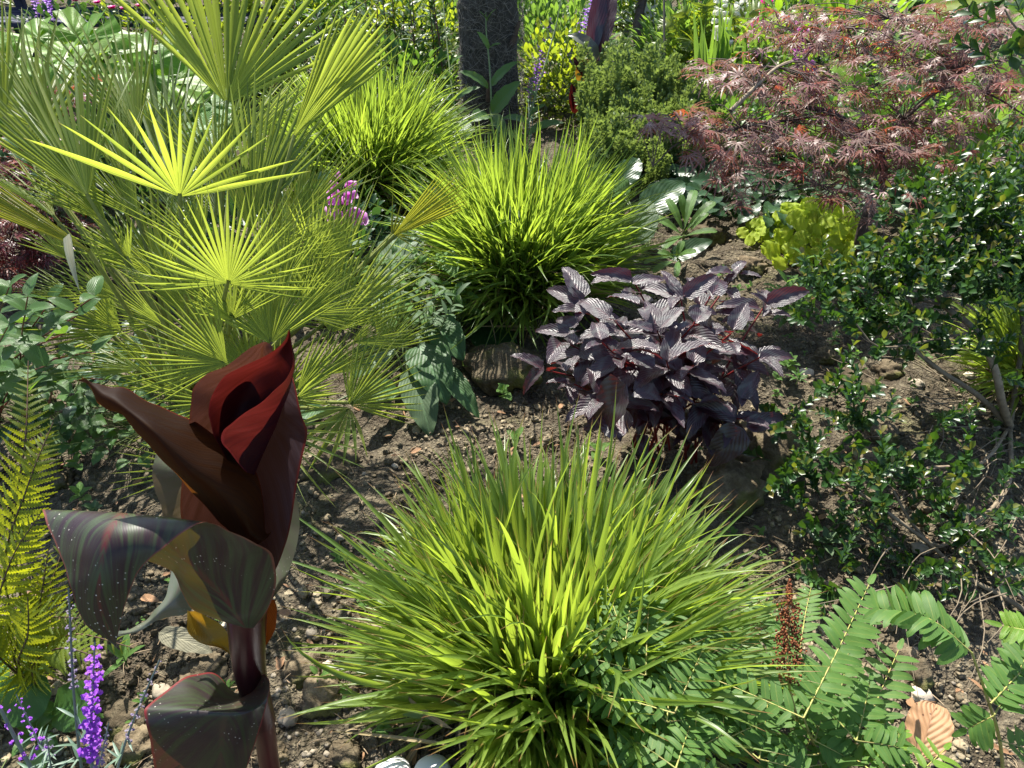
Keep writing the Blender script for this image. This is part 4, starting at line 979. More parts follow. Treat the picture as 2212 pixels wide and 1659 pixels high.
# ================================================================== ROYAL FERN (bottom right)
P_FRN = prof(.22, .5)
pin = [leaf(1, .33, P_FRN, 2, 8, .15, d_, .03, 2., tip=tp, side=sd_) for d_, tp, sd_ in [(.3, .1, .12), (.7, .3, -.1), (.15, 0, .05), (1.1, .4, .1), (.5, -.4, -.06)]]
def pinna(A_, B_, upv, n=11, plen=.05, wid=.33, arch=.05, sag=0., rnd=.1, taper=.35, sidek=1.):
    """one leaf branch: midrib with opposite blunt leaflets, as one template in world coordinates"""
    A_, B_ = np.asarray(A_), np.asarray(B_); d = B_ - A_; L = np.linalg.norm(d); y = d / L
    x = nrm(np.cross(y, upv)); z = np.cross(x, y)
    C = crom([A_, (A_ + B_) / 2 + z * arch * L, B_], n + 1)
    g = []; rb = tube([A_, (A_ + B_) / 2 + z * arch * L, B_], .0017, .0007, n=4, seg=8)
    for k in range(1, n + 2):
        f = k / (n + 1); pl = plen * (1 - taper * f ** 2.5) * (.75 if k == 1 else 1)
        for s in (-1, 1):
            if k == n + 1 and s == 1: continue
            c = C[k]; dd = x * s * sidek + y * U(.40, .60) + z * U(-.05, .22) * 1.
            if k == n + 1: dd = y
            l_ = pl * U(.82, 1.1)
            g.append(xf(random.choice(pin), frame(c - z * .001 * s, dd, z, l_ * wid / .33, l_, l_, roll=U(-rnd, rnd) * 2 - s * .12), U(0, .999)))
    return rb, join(g)
fb = pz(1800, 1700, -.02)
royal = thing("royal_fern", "royal fern with blunt-leafleted green fronds and a rusty fertile spike at the bottom right", "fern", fb, None)
UPF = nrm(EYE - px(1700, 1450, 1.4)) * .45 + np.array([0, 0, .8])
def rfrond(stalk, pinnae, mat=M_ROYAL, label=None, plen=.053, r=.0035):
    fr = subempty("frond", royal, stalk[0])
    if label: fr['label'] = label
    part("rachis", mesh("rachis", tube(stalk, r, r * .55, n=6), M_RACH), fr)
    for p in pinnae:
        dz = .15 if p[0][0] < 1570 else .06; A_, B_ = px(p[0][0], p[0][1], p[0][2] - dz), px(p[1][0], p[1][1], p[1][2] - dz); o = p[2] if len(p) > 2 else {}
        zA = A_[2]; B_ = pz(p[1][0], p[1][1], zA + U(-.05, .0) + (.05 if 'arch' in o else 0)) if 'up' not in o else B_
        L = np.linalg.norm(B_ - A_); pl = o.pop('plen', plen); n = o.pop('n', max(5, int(L / (pl * .41))))
        upv = o.pop('up', UPF + np.array([U(-.25, .25), U(-.2, .2), 0]))
        rb, g = pinna(A_, B_, upv, n, pl, **o)
        e = subempty("pinna", fr, A_)
        e_ = part("leaflets", mesh("leaflets", xf(g, np.eye(4)), mat), fr)
        e_.name = "pinna"
        bpy.data.objects.remove(e)
        part("midrib", mesh("midrib", rb, M_RACH), fr)
rfrond([fb, px(1770, 1640, 1.38), px(1736, 1551, 1.30)], [((1736, 1551, 1.30), (1877, 1263, 1.42), dict(plen=.058)), ((1736, 1551, 1.30), (1462, 1438, 1.36), dict(plen=.055)), ((1765, 1630, 1.36), (1900, 1560, 1.38)), ((1765, 1630, 1.36), (1600, 1640, 1.34))], label="forked frond spreading over the centre of the fern")
rfrond([fb + (.03, 0, 0), px(1837, 1650, 1.35)], [((1837, 1655, 1.35), (1941, 1404, 1.45), dict(plen=.06, n=10))], label="upright frond right of the fertile spike")
rfrond([pz(2170, 1720, 0), px(2160, 1600, 1.30), px(2130, 1500, 1.25), px(2100, 1411, 1.22)], [((2100, 1411, 1.22), (1884, 1314, 1.28), dict(plen=.06, arch=.22, n=15, rnd=.3, up=(.25, -.2, 1.))), ((2150, 1545, 1.27), (2090, 1575, 1.24), dict(plen=.045, n=5)), ((2148, 1545, 1.27), (2240, 1370, 1.3), dict(plen=.055)),
       ((2140, 1520, 1.26), (2225, 1430, 1.3), dict(plen=.05)), ((2160, 1600, 1.3), (2260, 1640, 1.25), dict(plen=.055))], label="tall arching frond at the right edge")
rfrond([fb + (-.15, .02, 0), px(1500, 1640, 1.42), px(1457, 1541, 1.36)], [((1457, 1541, 1.36), (1248, 1490, 1.40), dict(plen=.05)), ((1457, 1541, 1.36), (1520, 1400, 1.45), dict(plen=.045)), ((1480, 1600, 1.4), (1330, 1640, 1.38))], label="frond reaching left over the grass")
rfrond([fb + (-.2, .05, 0), px(1450, 1520, 1.45), px(1395, 1459, 1.42), px(1350, 1392, 1.42)], [((1393, 1459, 1.42), (1240, 1415, 1.46)), ((1395, 1459, 1.42), (1406, 1275, 1.5)), ((1350, 1395, 1.43), (1253, 1352, 1.48), dict(plen=.035)), ((1350, 1390, 1.43), (1364, 1283, 1.5), dict(plen=.035)), ((1350, 1392, 1.43), (1312, 1268, 1.52), dict(plen=.03))], label="leftmost frond climbing through the grass tips")
rfrond([fb + (-.1, .1, 0), px(1540, 1480, 1.5), px(1490, 1420, 1.48)], [((1490, 1425, 1.48), (1494, 1314, 1.52), dict(plen=.045)), ((1490, 1425, 1.48), (1400, 1350, 1.5)), ((1500, 1440, 1.48), (1590, 1380, 1.5))])
rfrond([fb + (0, .15, 0), px(1730, 1480, 1.52), px(1728, 1400, 1.52)], [((1728, 1400, 1.52), (1752, 1270, 1.56), dict(plen=.038)), ((1728, 1410, 1.52), (1620, 1275, 1.56), dict(plen=.035)), ((1730, 1440, 1.52), (1570, 1400, 1.5), dict(plen=.045))])
rfrond([fb + (-.05, .1, 0), px(1560, 1600, 1.45), px(1570, 1540, 1.42)], [((1570, 1540, 1.42), (1570, 1385, 1.5), dict(plen=.045)), ((1570, 1545, 1.42), (1480, 1480, 1.42)), ((1570, 1545, 1.42), (1680, 1600, 1.4))])
for (u, v) in [(1380, 1600), (1640, 1640), (1560, 1600), (1460, 1660), (1900, 1680), (1720, 1660), (1660, 1560), (1810, 1520), (1600, 1480), (1680, 1480), (1540, 1520), (1440, 1560), (1760, 1600), (1330, 1540), (1850, 1600), (1500, 1620), (1640, 1400), (1420, 1640)]:
    dd = gdep(u, v) - U(.06, .2); st = px(u, v, dd)
    rfrond([st * .6 + fb * .4 - np.array([0, 0, .05]), st], [((u, v, dd), (u + U(-120, -50), v + U(-120, -10), dd + U(-.02, .04)), dict(plen=.045)), ((u, v, dd), (u + U(0, 60), v + U(-150, -90), dd + U(0, .06)), dict(plen=.045)), ((u, v, dd), (u + U(60, 130), v + U(-60, 40), dd + U(-.02, .04)), dict(plen=.042))])
rfrond([pz(1880, 1730, 0), px(1905, 1680, 1.32), px(1912, 1640, 1.3)], [((1912, 1690, 1.3), (1925, 1565, 1.34), dict(plen=.045, n=6)), ((1940, 1720, 1.3), (2040, 1620, 1.32), dict(n=5))], M_ROYALY, "young yellow-green frond at the bottom edge")
rfrond([pz(2280, 1500, 0), px(2260, 1390, 1.35), px(2230, 1350, 1.3)], [((2250, 1372, 1.3), (2165, 1352, 1.32), dict(plen=.04, n=6))], M_ROYALY, "bright young frond tip poking in at the right edge")
rfrond([pz(1350, 1720, 0), px(1400, 1680, 1.38), px(1420, 1660, 1.37)], [((1490, 1668, 1.37), (1352, 1620, 1.37), dict(plen=.045, n=8))], M_ROYALY, "pale frond lying low at the bottom edge")
# fertile spike
sp0, sp1 = px(1703, 1470, 1.30), px(1705, 1250, 1.36)
fr = subempty("fertile_spike", royal, sp0); fr['label'] = "rust-brown spike of spent spores above the green fronds"
part("rachis", mesh("rachis", tube([px(1725, 1560, 1.36), sp0, (sp0 + sp1) / 2, sp1], .003, .001, n=5), M_RACH), fr)
tl = lump(.3, 1, 1., 3)
bits = []
for k in range(900):
    f = random.random() ** .9; c = sp0 + (sp1 - sp0) * (f * .95 + .03); wv = (.031 * (1 - f) ** .5 + .004) * (1 if f < .75 else .35) * (.55 + .45 * abs(math.sin(f * 16)))
    a, r = U(0, 6.28), U(.3, 1) * wv; s = U(.0014, .0030)
    bits.append(xf(tl, frame(c + np.array([math.cos(a) * r, math.sin(a) * r, U(-.004, .004)]), (1, 0, 0), (0, 0, 1), s, s, s * 1.3), random.random()))
for k in range(26):
    f = k / 26; c = sp0 + (sp1 - sp0) * f; a = k * 2.4; wv = .03 * (1 - f) ** .5
    bits.append(tube([c, c + np.array([math.cos(a) * wv, math.sin(a) * wv, .012])], .0009, .0005, n=3, seg=2))
part("spore_clusters", mesh("spore_clusters", join(bits), M_RUST, smooth=False), fr, stuff=True)

# ================================================================== GOLDEN FERN (left)
def comb_pinna(L=1., n=12, w=.13, droop=.5):
    """a toothed fern pinna along +Y as one connected strip with deep teeth"""
    V, A, F = [], [], []
    for j in range(2 * n + 1):
        t = j / (2 * n); big_ = j % 2
        hw = w * (1 - t) ** .7 * (1.15 if big_ else .5) + .004; y = t; z = -droop * .5 * t * t
        V += [(-hw, y * L + (.02 if big_ else 0), z - .02 * big_), (0, y * L, z), (hw, y * L + (.02 if big_ else 0), z - .02 * big_)]
        A += [(-1, t, 0), (0, t, 0), (1, t, 0)]
    for j in range(2 * n):
        a = 3 * j; F += [(a, a + 1, a + 4, a + 3), (a + 1, a + 2, a + 5, a + 4)]
    return [np.array(V, float), np.array(F), np.array(A, float)]
CP = [comb_pinna(1, 11, .12, d_) for d_ in (.2, .5, .9)]
CPG = [mesh("pinna", x, M_FERN) for x in CP]
def fern_frond(t, pts, maxl, n, mats, tpl, meshes=None, upv=(0, 0, 1), label=None, r=.0028, joined=False, sk=.35, start=.12, rmat=M_BRST):
    C = crom(pts, n)
    fr = subempty("frond", t, pts[0])
    if label: fr['label'] = label
    part("rachis", mesh("rachis", tube(pts, r, r * .3, n=5, seg=16), rmat), fr)
    g = []
    for k in range(int(n * start), n):
        f = (k / n - start) / (1 - start); y = nrm(C[min(k + 1, n)] - C[max(k - 1, 0)]); x = nrm(np.cross(y, np.asarray(upv, float))); z = np.cross(x, y)
        l = maxl * (math.sin(min(1, f * 2.2 + .35) * 1.57)) * (1 - f ** 2.2) + .006
        for s in (-1, 1):
            d = x * s + y * (sk + .3 * f) + z * U(-.1, .25)
            k2 = random.randrange(len(tpl)); M = frame(C[k], d, z, l * 1.1, l, l, roll=U(-.15, .15) - s * .2)
            if joined: g.append(xf(tpl[k2], M, random.random()))
            else: part("pinna", meshes[k2], fr, M)
    if joined: part("pinnae", mesh("pinnae", join(g), mats), fr, stuff=True)
f0 = pz(85, 1500, 0)
gfern = thing("golden_fern", "yellow-green wood fern with toothed fronds at the left edge below the leafy shrub", "fern", f0, None)
FU = nrm(EYE - f0) * .7 + np.array([0, 0, .5])
for pts, ml, n, lab in [([f0, px(30, 1180, 1.45), px(55, 950, 1.4), px(61, 779, 1.45)], .062, 34, "tallest upright frond"),
                   ([f0, px(10, 1250, 1.4), px(60, 1050, 1.35), px(115, 912, 1.38)], .07, 34, "frond folded edge-on with a curled tip"),
                   ([f0, px(-10, 1380, 1.4), px(20, 1220, 1.35), px(90, 1105, 1.35)], .07, 28, None),
                   ([f0, px(60, 1420, 1.45), px(85, 1310, 1.42), px(105, 1185, 1.42)], .075, 26, None),
                   ([f0, px(80, 1420, 1.42), px(160, 1370, 1.40), px(290, 1400, 1.40)], .06, 26, "low frond reaching right toward the canna"),
                   ([f0, px(30, 1420, 1.4), px(90, 1340, 1.36), px(180, 1335, 1.36)], .065, 24, None),
                   ([f0, px(20, 1440, 1.4), px(-30, 1400, 1.36), px(-90, 1390, 1.36)], .07, 20, None),
                   ([f0, px(70, 1440, 1.38), px(130, 1400, 1.34), px(215, 1420, 1.34)], .07, 22, None),
                   ([f0, px(40, 1440, 1.38), px(60, 1370, 1.33), px(60, 1290, 1.32)], .07, 22, None),
                   ([f0, px(60, 1380, 1.5), px(110, 1260, 1.5), px(170, 1085, 1.55)], .045, 24, None)]:
    fern_frond(gfern, pts, ml, n, M_FERN, CP, CPG, FU, lab)

# ================================================================== generic plants
def leafy_stem(t, pts, leaves_, tpls, size, mat, smat, r=.003, up0=.2, start=.2, ms=None, opp=True, el=(.0, .6), shrink=.3, nm="leaf"):
    part("stem", mesh("stem", tube(pts, r, r * .5, n=6), smat), t)
    C = crom(pts, leaves_); ms = ms or [mesh(nm, x, mat) for x in tpls]
    a = U(0, 6.28)
    for k in range(int(leaves_ * start), leaves_ + 1):
        a += 1.57 if opp else 2.4
        for s in ((0, 1) if opp else (0,)):
            f = k / leaves_
            d = sph(a + s * math.pi + U(-.3, .3), U(*el) + .5 * f); l = size * (1 - shrink * f) * U(.8, 1.15)
            part(nm, random.choice(ms), t, frame(C[k], d, (0, 0, 1), l, l, l, roll=U(-.3, .3)))
    return ms
OV = [leaf(1, .55, P_OVATE, 4, 8, .25, d_, .02, 3., tip=tp) for d_, tp in ((.4, .2), (.9, .1), (.2, .4))]
CO = [leaf(1, .8, P_CORD, 6, 10, .2, d_, .04, 3.) for d_ in (.4, .8, 1.2)]
LN = [leaf(1, .25, P_LANCE, 2, 6, .25, d_) for d_ in (.3, .7, 1.2)]
LL = [leaf(1, .45, P_LANCE, 6, 12, .3, d_, .05, 4., tip=.1) for d_ in (.5, .9, 1.3)]
RD = [leaf(1, .95, P_OVAL, 6, 10, .12, d_, .04, 3.) for d_ in (.3, .7)]
# left leafy shrub
hb = pz(30, 900, 0)
hyd = thing("leafy_shrub", "mid-green shrub with pointed toothed leaves on dark red stems at the left edge", "shrub", hb, None)
ms_h = [mesh("leaf", x, M_HYD) for x in OV]
for (u, v, d) in [(205, 640, 1.75), (140, 720, 1.75), (60, 640, 1.65), (20, 700, 1.6), (100, 790, 1.65), (170, 680, 1.8), (0, 790, 1.55), (60, 850, 1.6), (20, 620, 1.8), (110, 650, 1.9), (200, 760, 1.8), (150, 850, 1.75), (230, 820, 1.9)]:
    T_ = px(u, v, d); B_ = hb + np.array([U(-.15, .1), U(-.1, .1), 0])
    leafy_stem(hyd, [B_, (B_ + T_) / 2 + np.array([0, .03, .05]), T_], 7, OV, .088, M_HYD, M_PSTEM, .003, ms=ms_h, start=.35, el=(-.4, .3), shrink=.25)
# foxglove rosettes and broad leaves : explicit leaves (base px, tip px, z base, z tip, width px)
def bigleaf(t, A_, B_, W, mat, arch=.6, fold=.2, wave=.03, pf=P_OVATE, label=None, roll=0., name="leaf", ny=16, upv=None, serr=0.):
    d = B_ - A_; L = np.linalg.norm(d)
    T_ = leaf(1, W / L, pf, 8, ny, fold, arch, wave, 4., serr=serr)
    e = T_[0][-4 - 1]; T_[0][:, 2] += T_[0][:, 1] * 0
    # rotate the curved leaf so that its tip meets B_
    tip_ = T_[0][-1]; ang = math.atan2(tip_[2], tip_[1]); k = math.hypot(tip_[1], tip_[2])
    c, s = math.cos(-ang), math.sin(-ang)
    Y, Z = T_[0][:, 1].copy(), T_[0][:, 2].copy(); T_[0][:, 1] = (c * Y - s * Z) / k; T_[0][:, 2] = (s * Y + c * Z) / k
    uu = (nrm(EYE - A_) * .5 + np.array([0, 0, .8])) if upv is None else upv
    return part(name, mesh(name, xf(T_, frame(A_, d, uu, L, L, L, roll=roll), random.random()), mat), t, label=label)
def rosette(name, label, cat, base, lv, mat, petr=.004, petm=M_STG, group=None, **k):
    t = thing(name, label, cat, base, group)
    for q in lv:
        A_, B_ = px(*q[0]), px(*q[1]); W = q[2] / FPX * q[0][2]; kk = dict(k); kk.update(q[3] if len(q) > 3 else {})
        bigleaf(t, A_, B_, W, kk.pop('mat', mat), **kk)
        part("leaf_stalk", mesh("leaf_stalk", tube([base, (np.array(base) + A_) / 2 + np.array([0, 0, .02]), A_], petr, petr * .7, n=5, seg=5), petm), t)
    return t
rosette("foxglove_plant", "leafy foxglove rosette of large wrinkled leaves right of the palm, holding one pink flower spike", "foxglove", pz(880, 820, 0),
        [((905, 745, 2.45), (965, 875, 2.35), 95, {}), ((930, 690, 2.5), (1000, 780, 2.45), 80, {}), ((890, 800, 2.4), (930, 945, 2.3), 80, dict(mat=M_GREY)), ((950, 790, 2.42), (1035, 905, 2.35), 50, {}), ((840, 740, 2.5), (760, 820, 2.4), 80, {}),
         ((850, 620, 2.65), (850, 510, 2.8), 85, dict(mat=M_GREY)), ((870, 580, 2.7), (900, 500, 2.8), 70, {}), ((880, 680, 2.6), (800, 640, 2.65), 80, {}), ((700, 880, 2.3), (620, 930, 2.2), 60, {}), ((860, 840, 2.4), (760, 870, 2.3), 60, {})], M_FOXL, arch=.7, fold=.25, wave=.05, serr=.02)
rosette("dock_plant", "dark green round dock-like leaves hugging the foot of the middle grass clump", "broad-leaved plant", pz(1080, 690, 0),
        [((1035, 700, 2.78), (1100, 778, 2.62), 88, dict(pf=P_OVAL)), ((1130, 700, 2.85), (1175, 760, 2.7), 80, dict(pf=P_OVAL)), ((975, 640, 2.9), (1035, 700, 2.8), 80, dict(pf=P_OVAL)), ((1190, 720, 2.8), (1230, 780, 2.65), 60, dict(pf=P_OVAL)), ((940, 600, 2.95), (890, 640, 2.9), 60, {}),
         ((1000, 600, 2.95), (985, 660, 2.9), 60, {})], M_DARK, arch=.5, fold=.1, wave=.02)
rosette("comfrey_plant", "plant with big puckered leaves right of the middle grass clump", "broad-leaved plant", pz(1400, 540, 0),
        [((1375, 530, 3.2), (1400, 430, 3.3), 72, dict(mat=M_GREY)), ((1390, 460, 3.35), (1480, 395, 3.4), 80, dict(mat=M_DARK)), ((1350, 430, 3.45), (1290, 380, 3.5), 70, dict(mat=M_LIGHT)), ((1420, 450, 3.4), (1520, 430, 3.35), 70, dict(mat=M_DARK)),
         ((1340, 400, 3.5), (1380, 340, 3.55), 60, dict(mat=M_DARK)), ((1450, 560, 3.1), (1540, 520, 3.1), 50, dict(mat=M_DARK))], M_FOXL, arch=.5, serr=.02)
rosette("bright_leaf_seedling", "single bright upright oval leaf in front of the middle grass clump", "seedling", pz(965, 640, 0), [((955, 545, 2.65), (985, 600, 2.55), 52, dict(mat=M_LIGHT)), ((1105, 470, 2.7), (1135, 440, 2.72), 40, dict(mat=M_LIGHT)), ((1112, 445, 2.7), (1100, 500, 2.65), 40, dict(mat=M_GREY))], M_LIGHT, arch=.4, petr=.0025)
# rosette plant mid right
rosette("rosette_plant", "upright fresh green rosette plant on the soil left of the lime heuchera", "rosette plant", pz(1475, 525, 0),
        [((1475, 500, 3.25), (1440, 430, 3.3), 19, {}), ((1478, 495, 3.25), (1500, 410, 3.35), 22, {}), ((1480, 500, 3.25), (1545, 435, 3.25), 21, {}), ((1480, 510, 3.2), (1550, 500, 3.15), 16, {}), ((1470, 505, 3.2), (1410, 470, 3.25), 21, {}), ((1475, 510, 3.2), (1430, 540, 3.1), 18, {}),
         ((1478, 480, 3.3), (1470, 420, 3.3), 16, {}), ((1490, 500, 3.2), (1530, 460, 3.2), 14, {})], M_LIGHT, arch=.8, fold=.3, wave=.03, pf=P_OBOV, petr=.002)
rosette("rosette_plant", "smaller flat rosette with pale arching leaves below the upright rosette plant", "rosette plant", pz(1470, 575, 0),
        [((1460, 560, 3.1), (1505, 545, 3.0), 18, {}), ((1460, 560, 3.1), (1420, 545, 3.1), 17, {}), ((1455, 565, 3.05), (1410, 590, 3.0), 16, {}), ((1465, 565, 3.05), (1460, 600, 2.95), 14, {}), ((1460, 560, 3.1), (1475, 520, 3.1), 16, {}), ((1450, 560, 3.1), (1390, 570, 3.0), 13, {})], M_LIGHT, arch=1., fold=.25, wave=.03, pf=P_OBOV, petr=.002)
# lime heuchera
def lobed(n=7, wavy=.06, cup=.2, seed=0, ring=4, depth=.22):
    """rounded frilly lobed leaf, disc of rings, petiole joint at the origin, growing to +Y"""
    V, A, F = [(0, 0, 0)], [(0, .0, 0)], []
    m = 36
    for k in range(1, ring + 1):
        f = k / ring
        for i in range(m):
            a = (i / m) * 2 * math.pi * .93 + math.pi * .535 + .0
            lob = 1 - depth * (abs(math.sin((a - math.pi / 2) * n / 2)) ** 1.4) * f
            r = f * lob
            z = -cup * r * r + wavy * f * math.sin(a * n * 1.7 + seed) + wavy * .6 * f * math.sin(a * 5.3 + seed * 2) + .03 * math.sin(f * 7)
            V.append((math.cos(a) * r * .55, math.sin(a) * r * .55 + .30 * f, z * .6)); A.append((math.sin((a - math.pi / 2) * n / 2), f, 0))
    for i in range(m - 1): F.append((0, 1 + i, 2 + i, 2 + i))
    for k in range(ring - 1):
        for i in range(m - 1):
            a = 1 + k * m + i; F.append((a, a + m, a + m + 1, a + 1))
    return [np.array(V, float), np.array(F), np.array(A, float)]
LB = [lobed(7, .045, .14, s, depth=.28) for s in range(4)]
FR = [leaf(1, .95, P_OVAL, 8, 14, .05, d_, .07, 2.5, serr=.09) for d_ in (.3, .6, .9, 1.2)]
def leaf_mound(name, label, cat, base, rad, h, n, tpls, size, mat, el=(-.2, .5), group=None, stalk=M_STG, nparts=300, dome=1., face=None):
    t = thing(name, label, cat, base, group); ms = [mesh("leaf", x, mat) for x in tpls]; st = []; rest = []
    for i in range(n):
        a, r = U(0, 6.28), math.sqrt(random.random())
        p = np.array(base) + np.array([math.cos(a) * r * rad, math.sin(a) * r * rad, h * (U(.45, 1) * (1 - dome * .6 * r * r))])
        d = sph(a + U(-.5, .5), U(*el)); s = size * U(.7, 1.15); M = frame(p, d, (0, -.35, 1), s, s, s, roll=U(-.35, .35))
        if face:
            un = nrm(np.array(face) + np.array([U(-.6, .6), U(-.4, .4), U(-.3, .3)])); d = nrm(np.cross(un, sph(U(0, 6.28), U(-.5, .5)))); M = frame(p, d, un, s, s, s)
        k = random.randrange(len(tpls))
        if i < nparts: part("leaf", ms[k], t, M)
        else: rest.append(xf(tpls[k], M, random.random()))
        st.append(tube([np.array(base) + np.array([math.cos(a), math.sin(a), 0]) * rad * .25, p - np.array([0, 0, h * .2]), p], .0016, .0012, n=3, seg=4))
    if rest: part("foliage", mesh("foliage", join(rest), mat), t, stuff=True)
    part("leaf_stalks", mesh("leaf_stalks", join(st), stalk), t, stuff=True)
    return t
leaf_mound("heuchera", "acid lime frilly-leaved heuchera mound beneath the maple", "heuchera", pz(1755, 545, 0), .21, .19, 170, FR, .072, M_HEUC, face=(0, -.75, .8))
leaf_mound("heuchera", "small pale lime leaf cluster left of the heuchera mound", "heuchera", pz(1650, 520, 0), .10, .07, 30, FR, .06, M_HEUC, face=(0, -.75, .8))
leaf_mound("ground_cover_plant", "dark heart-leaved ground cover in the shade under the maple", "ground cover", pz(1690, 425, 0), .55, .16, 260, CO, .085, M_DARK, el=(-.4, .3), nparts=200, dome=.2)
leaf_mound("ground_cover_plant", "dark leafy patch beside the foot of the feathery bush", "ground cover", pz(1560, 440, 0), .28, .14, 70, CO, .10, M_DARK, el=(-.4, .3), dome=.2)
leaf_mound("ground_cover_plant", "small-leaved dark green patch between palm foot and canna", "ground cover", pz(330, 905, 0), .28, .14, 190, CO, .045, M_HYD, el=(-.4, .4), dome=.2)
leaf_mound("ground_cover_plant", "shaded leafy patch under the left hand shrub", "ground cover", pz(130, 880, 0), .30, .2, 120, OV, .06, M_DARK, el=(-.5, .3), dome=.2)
leaf_mound("ground_cover_plant", "light lobed leaves under the maple trunk", "ground cover", pz(1820, 470, 0), .16, .14, 18, LB, .10, M_LIGHT, el=(-.2, .5))
leaf_mound("lemon_balm", "pale green bushy herb between foxglove leaves and middle grass clump", "herb", pz(905, 720, 0), .20, .30, 150, OV, .05, M_LIGHT, el=(-.4, .5), dome=.4)
leaf_mound("round_leaved_plant", "smooth round yellow-green leaves in the bottom left corner", "broad-leaved plant", pz(20, 1600, 0), .16, .10, 14, RD, .11, M_MID, el=(-.1, .6), dome=.1)
# seedlings and weeds
def weed(u, v, label, n, size, mat, tpl=None, h=.04, name="seedling", cat="seedling", w=.3):
    b = pz(u, v, 0); t = thing(name, label, cat, b, None); tpl = tpl or OV; ms = [mesh("leaf", x, mat) for x in tpl]
    a = U(0, 6.28)
    part("stem", mesh("stem", tube([b, b + np.array([.003, 0, h])], .0018, .0012, n=5, seg=3), M_STG), t)
    for i in range(n):
        a += 2.4; f = i / max(1, n - 1)
        s = size * (1 - .4 * f) * U(.85, 1.1)
        part("leaf", random.choice(ms), t, frame(b + np.array([0, 0, h * (.4 + .6 * f)]), sph(a, U(.0, .4) + .6 * f), (0, 0, 1), s, s, s))
for a in [(172, 1015, "seedling with pale lobed leaf on the soil left of the canna", 5, .05, M_LIGHT), (180, 1085, "weed seedling below the lobed seedling, left of the canna", 6, .05, M_LIGHT), (210, 1120, "sprawling bluish weed beside the fold of the canna leaf", 8, .045, M_GREY),
          (275, 1440, "pale four-leaved seedling between toadflax and canna", 6, .075, M_LIGHT, LN), (1085, 862, "pale two-lobed seedling on the soil behind the front grass", 5, .045, M_LIGHT, CO), (1115, 960, "little upright seedling touching the front grass tips", 5, .05, M_LIGHT),
          (1290, 985, "glossy seedling under the purple plant on the left", 6, .05, M_LIGHT), (1720, 830, "ferny weed right of the purple plant", 14, .045, M_MID, LN), (1700, 800, "light green weed at the stems of the purple plant", 12, .05, M_LIGHT),
          (1815, 700, "tiny green weed on the open soil", 8, .03, M_MID), (1780, 1185, "low seedling between front grass and glossy shrub", 7, .05, M_GREY), (1800, 740, "small weed on the soil crest", 9, .03, M_MID), (1560, 600, "pale weed behind the purple plant", 9, .04, M_LIGHT),
          (1845, 780, "sprig of weed beside the flaky clod", 7, .03, M_LIGHT), (390, 1050, "leafy weed tucked behind the pale canna leaf", 9, .05, M_LIGHT), (1590, 640, "weed between purple plant and lanceolate plant", 8, .04, M_LIGHT), (1930, 1340, "dark seedling behind the royal fern", 6, .04, M_MID),
          (90, 1600, "pointed green leaves by the toadflax", 6, .07, M_MID), (130, 1560, "upright oval leaf in the bottom left corner", 4, .07, M_MID)]:
    weed(*a)
b0 = pz(1705, 700, 0); t = thing("lance_leaved_plant", "fresh green plant with drooping lance-shaped leaves behind the purple plant", "perennial", b0)
ms_l = [mesh("leaf", x, M_LIGHT) for x in [leaf(1, .33, P_LANCE, 4, 8, .25, d_) for d_ in (.5, 1.0, 1.4)]]
for (u, v, z) in [(1700, 610, .22), (1740, 560, .28), (1680, 630, .18), (1730, 640, .2), (1760, 620, .18)]:
    T_ = pz(u, v, z); leafy_stem(t, [b0, (b0 + T_) / 2, T_], 6, None, .10, M_LIGHT, M_STG, .002, ms=ms_l, start=.3, el=(-.2, .3))
g = []
for i in range(150):
    u, v = (U(1480, 2200), U(560, 1250)) if i < 110 else (U(130, 900), U(950, 1640)); q_ = pz(u, v); s = U(.010, .028); zz = gh(q_[0], q_[1]) + .01
    for k in range(random.randint(4, 9)):
        g.append(xf(random.choice(OV), frame((q_[0] + U(-.01, .01), q_[1] + U(-.01, .01), zz + U(0, .02)), sph(U(0, 6.28), U(.0, .8)), (0, 0, 1), s, s, s), random.random()))
g2_ = []
for i in range(260):
    u, v = U(-20, 2230), U(560, 1659); q_ = pz(u, v); s = U(.012, .04)
    g2_.append(xf(random.choice(OV + LN), frame((q_[0], q_[1], gh(q_[0], q_[1]) + .012), sph(U(0, 6.28), U(-.2, .3)), (U(-.5, .5), U(-.5, .5), 1), s, s, s), random.random()))
solo("leaf_litter", mesh("leaf_litter", join(g2_), M_DEAD), "small brown fragments of dead leaves scattered on the soil", None, (0, 0, 0), kind="stuff")
solo("tiny_weeds", mesh("tiny_weeds", join(g), M_LIGHT), "scattered tiny green weed seedlings over the soil", None, (0, 0, 0), kind="stuff")
# hollow: weedy pale plant in front of the middle clump
b0 = pz(930, 760, 0); t = thing("upright_weed", "upright weed with paired pale leaves in front of the middle grass clump", "perennial", b0)
ms_l = [mesh("leaf", x, M_GREY) for x in LN]
for (u, v, z) in [(985, 640, .34), (940, 620, .36), (900, 600, .4), (965, 680, .28), (920, 660, .3)]:
    T_ = pz(u, v, z); leafy_stem(t, [b0, (b0 + T_) / 2, T_], 7, None, .085, M_GREY, M_STG, .0022, ms=ms_l, start=.25, el=(-.2, .4))

